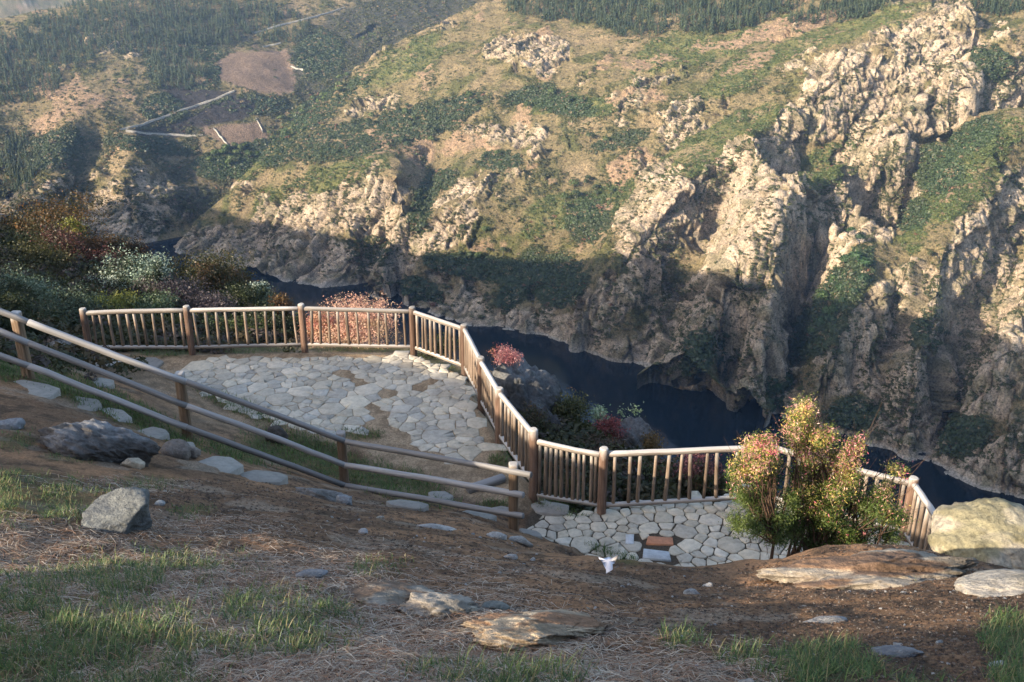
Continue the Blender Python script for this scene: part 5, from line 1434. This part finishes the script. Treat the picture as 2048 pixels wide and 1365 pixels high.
# ================================================================== GRASS AND LITTER
M_GRASS = leaf_material("grass_blades", .35)
rg = np.random.default_rng(21)
def blades(name, px, py, L, wid, colr, lean, curl, seed, lie=False):
    rg = np.random.default_rng(seed)
    p, ok = scatter(px, py)
    p, L, wid, colr, lean = p[ok], L[ok], wid[ok], colr[ok], lean[ok]
    n = len(p)
    az = rg.uniform(0, 6.283, n); dirv = np.stack([np.cos(az), np.sin(az), 0 * az], 1); sidev = np.stack([-np.sin(az), np.cos(az), 0 * az], 1)
    roll = rg.uniform(-.8, .8, n)[:, None]; sidev = sidev * np.cos(roll) + dirv * np.sin(roll) * .6
    rows = 4; V = np.zeros((n, rows, 2, 3)); c = p.copy(); bend = lean.copy()
    kink = rg.normal(0, .5, n); lift = rg.random(n) ** 3 * .035
    for i in range(rows):
        wd_ = (wid * (1 - (i / (rows - 1)) ** 1.6 * .88))[:, None] * .5
        V[:, i, 0] = c - sidev * wd_; V[:, i, 1] = c + sidev * wd_
        st = (L / (rows - 1))[:, None]
        c = c + st * (dirv * np.sin(bend)[:, None] + np.array([0, 0, 1.0]) * np.cos(bend)[:, None])
        if lie:
            a2 = az + kink * i; dirv = np.stack([np.cos(a2), np.sin(a2), 0 * az], 1)
            bend = np.clip(bend + rg.normal(0, .35, n), .9, 2.0)
            c[:, 2] = ground(c[:, 0], c[:, 1]) + .004 + lift * (.4 + .6 * math.sin(2.2 * (i + 1)))
        else: bend = bend + curl * rg.uniform(.4, 1.5, n)
    V = V.reshape(-1, 3)
    b = np.arange(n)[:, None] * (rows * 2)
    Q = np.concatenate([b + np.array([[2 * i, 2 * i + 1, 2 * i + 3, 2 * i + 2]]) for i in range(rows - 1)], 1).reshape(-1, 4)
    return mesh_np(name, V, Q, M_GRASS, face_cols=np.repeat(colr * rg.uniform(.7, 1.3, (n, 1)), rows - 1, 0))
def pick(lst, N, x0, x1, y0, y1, soft=.5, noise=.6, sc=60):
    px, py = rg.uniform(x0, x1, N), rg.uniform(y0, y1, N)
    w = nsplat(lst, px, py, soft) * (1 - noise + 2 * noise * sstep(.35, .65, fbm(px / sc, py / (sc * .4), 4, 33)))
    k = rg.random(N) < w
    return px[k], py[k]
def pal_pick(pal, n): return np.array(pal)[rg.integers(0, len(pal), n)]
gx1, gy1 = pick(GRASS, 175000, -30, 2080, 860, 1400, .75, .85, 60)
n = len(gx1); dist = np.interp(gy1, [870, 1000, 1150, 1365], [11, 7.5, 5.2, 3.2])
L = rg.uniform(.5, 1.2, n) * np.interp(dist, [3, 6, 12], [.058, .060, .058]); L *= rg.choice([1, 1, 1, 1.5], n)
o = blades("grass", gx1, gy1, L, np.full(n, .0042) * np.interp(dist, [3, 12], [1, 1.9]), pal_pick([(.06, .115, .04), (.085, .15, .045), (.05, .095, .04), (.13, .18, .055), (.24, .21, .10)], n), rg.uniform(.05, 1.0, n), .28, 51)
tag(o, kind="stuff")
tx1, ty1 = pick(TURF, 120000, -30, 1300, 650, 1130, .5, .5)
n = len(tx1)
o = blades("turf", tx1, ty1, rg.uniform(.05, .14, n), np.full(n, .012), pal_pick([(.065, .12, .03), (.085, .15, .036), (.12, .16, .045), (.055, .10, .03)], n), rg.uniform(.1, .9, n), .3, 52)
tag(o, kind="stuff")
sx1, sy1 = pick(STRAW, 52000, -30, 1560, 930, 1400, .6, .5, 90)
n = len(sx1); dist = np.interp(sy1, [930, 1000, 1150, 1365], [9, 7.5, 5.2, 3.2])
o = blades("straw", sx1, sy1, rg.uniform(.5, 1.6, n) * np.interp(dist, [3, 9], [.17, .22]), np.full(n, .0036) * np.interp(dist, [3, 9], [1, 1.6]), pal_pick([(.38, .29, .21), (.48, .40, .31), (.26, .18, .13), (.54, .48, .40), (.36, .21, .13)], n), rg.uniform(1.1, 1.65, n), 0, 53, lie=True)
tag(o, kind="stuff")
# crumbs of soil, twigs and dead heather
cx1, cy1 = rg.uniform(-20, 2070, 60000), rg.uniform(960, 1390, 60000)
p, ok = scatter(cx1, cy1); p = p[ok & (nsplat(GRASS, cx1, cy1) < .6)]
p = p[(poly_sd(p[:, 0], p[:, 1], LPOLY) < -.1) & (poly_sd(p[:, 0], p[:, 1], UPOLY) < -.2)]
s = rg.uniform(.004, .013, len(p)) * np.interp(p[:, 1], [3, 10], [.8, 1.7])
cr = pal_pick([(.06, .042, .034), (.10, .07, .052), (.15, .10, .075), (.045, .035, .03), (.22, .19, .165), (.17, .105, .07)], len(p))
cp_ = [clump_proto(400 + k, 7, .6, 1.1) for k in range(5)]
tag(bake("litter", cp_, p, np.stack([s, s, s * .6], 1), rg.uniform(0, 6.3, len(p)), cr, M_GRASS), kind="stuff")
# ================================================================== AIR
t = NT("air")
t.t.nodes.remove(t.b)
pv = t.n("ShaderNodeVolumePrincipled")
pv.inputs['Color'].default_value = (0.42, 0.64, 1.0, 1)
pv.inputs['Density'].default_value = HAZE
pv.inputs['Anisotropy'].default_value = 0.15
t.l(pv.outputs[0], t.out.inputs['Volume'])
hx0, hx1, hy0, hy1, hz0, hz1 = HAZE_BOX
hv = [(X, Y, Z) for Z in (hz0, hz1) for Y in (hy0, hy1) for X in (hx0, hx1)]
hz = mesh_np("haze", hv, np.array([[0, 2, 3, 1], [4, 5, 7, 6], [0, 1, 5, 4], [1, 3, 7, 5], [3, 2, 6, 7], [2, 0, 4, 6]]), t.m)
tag(hz, kind="stuff")
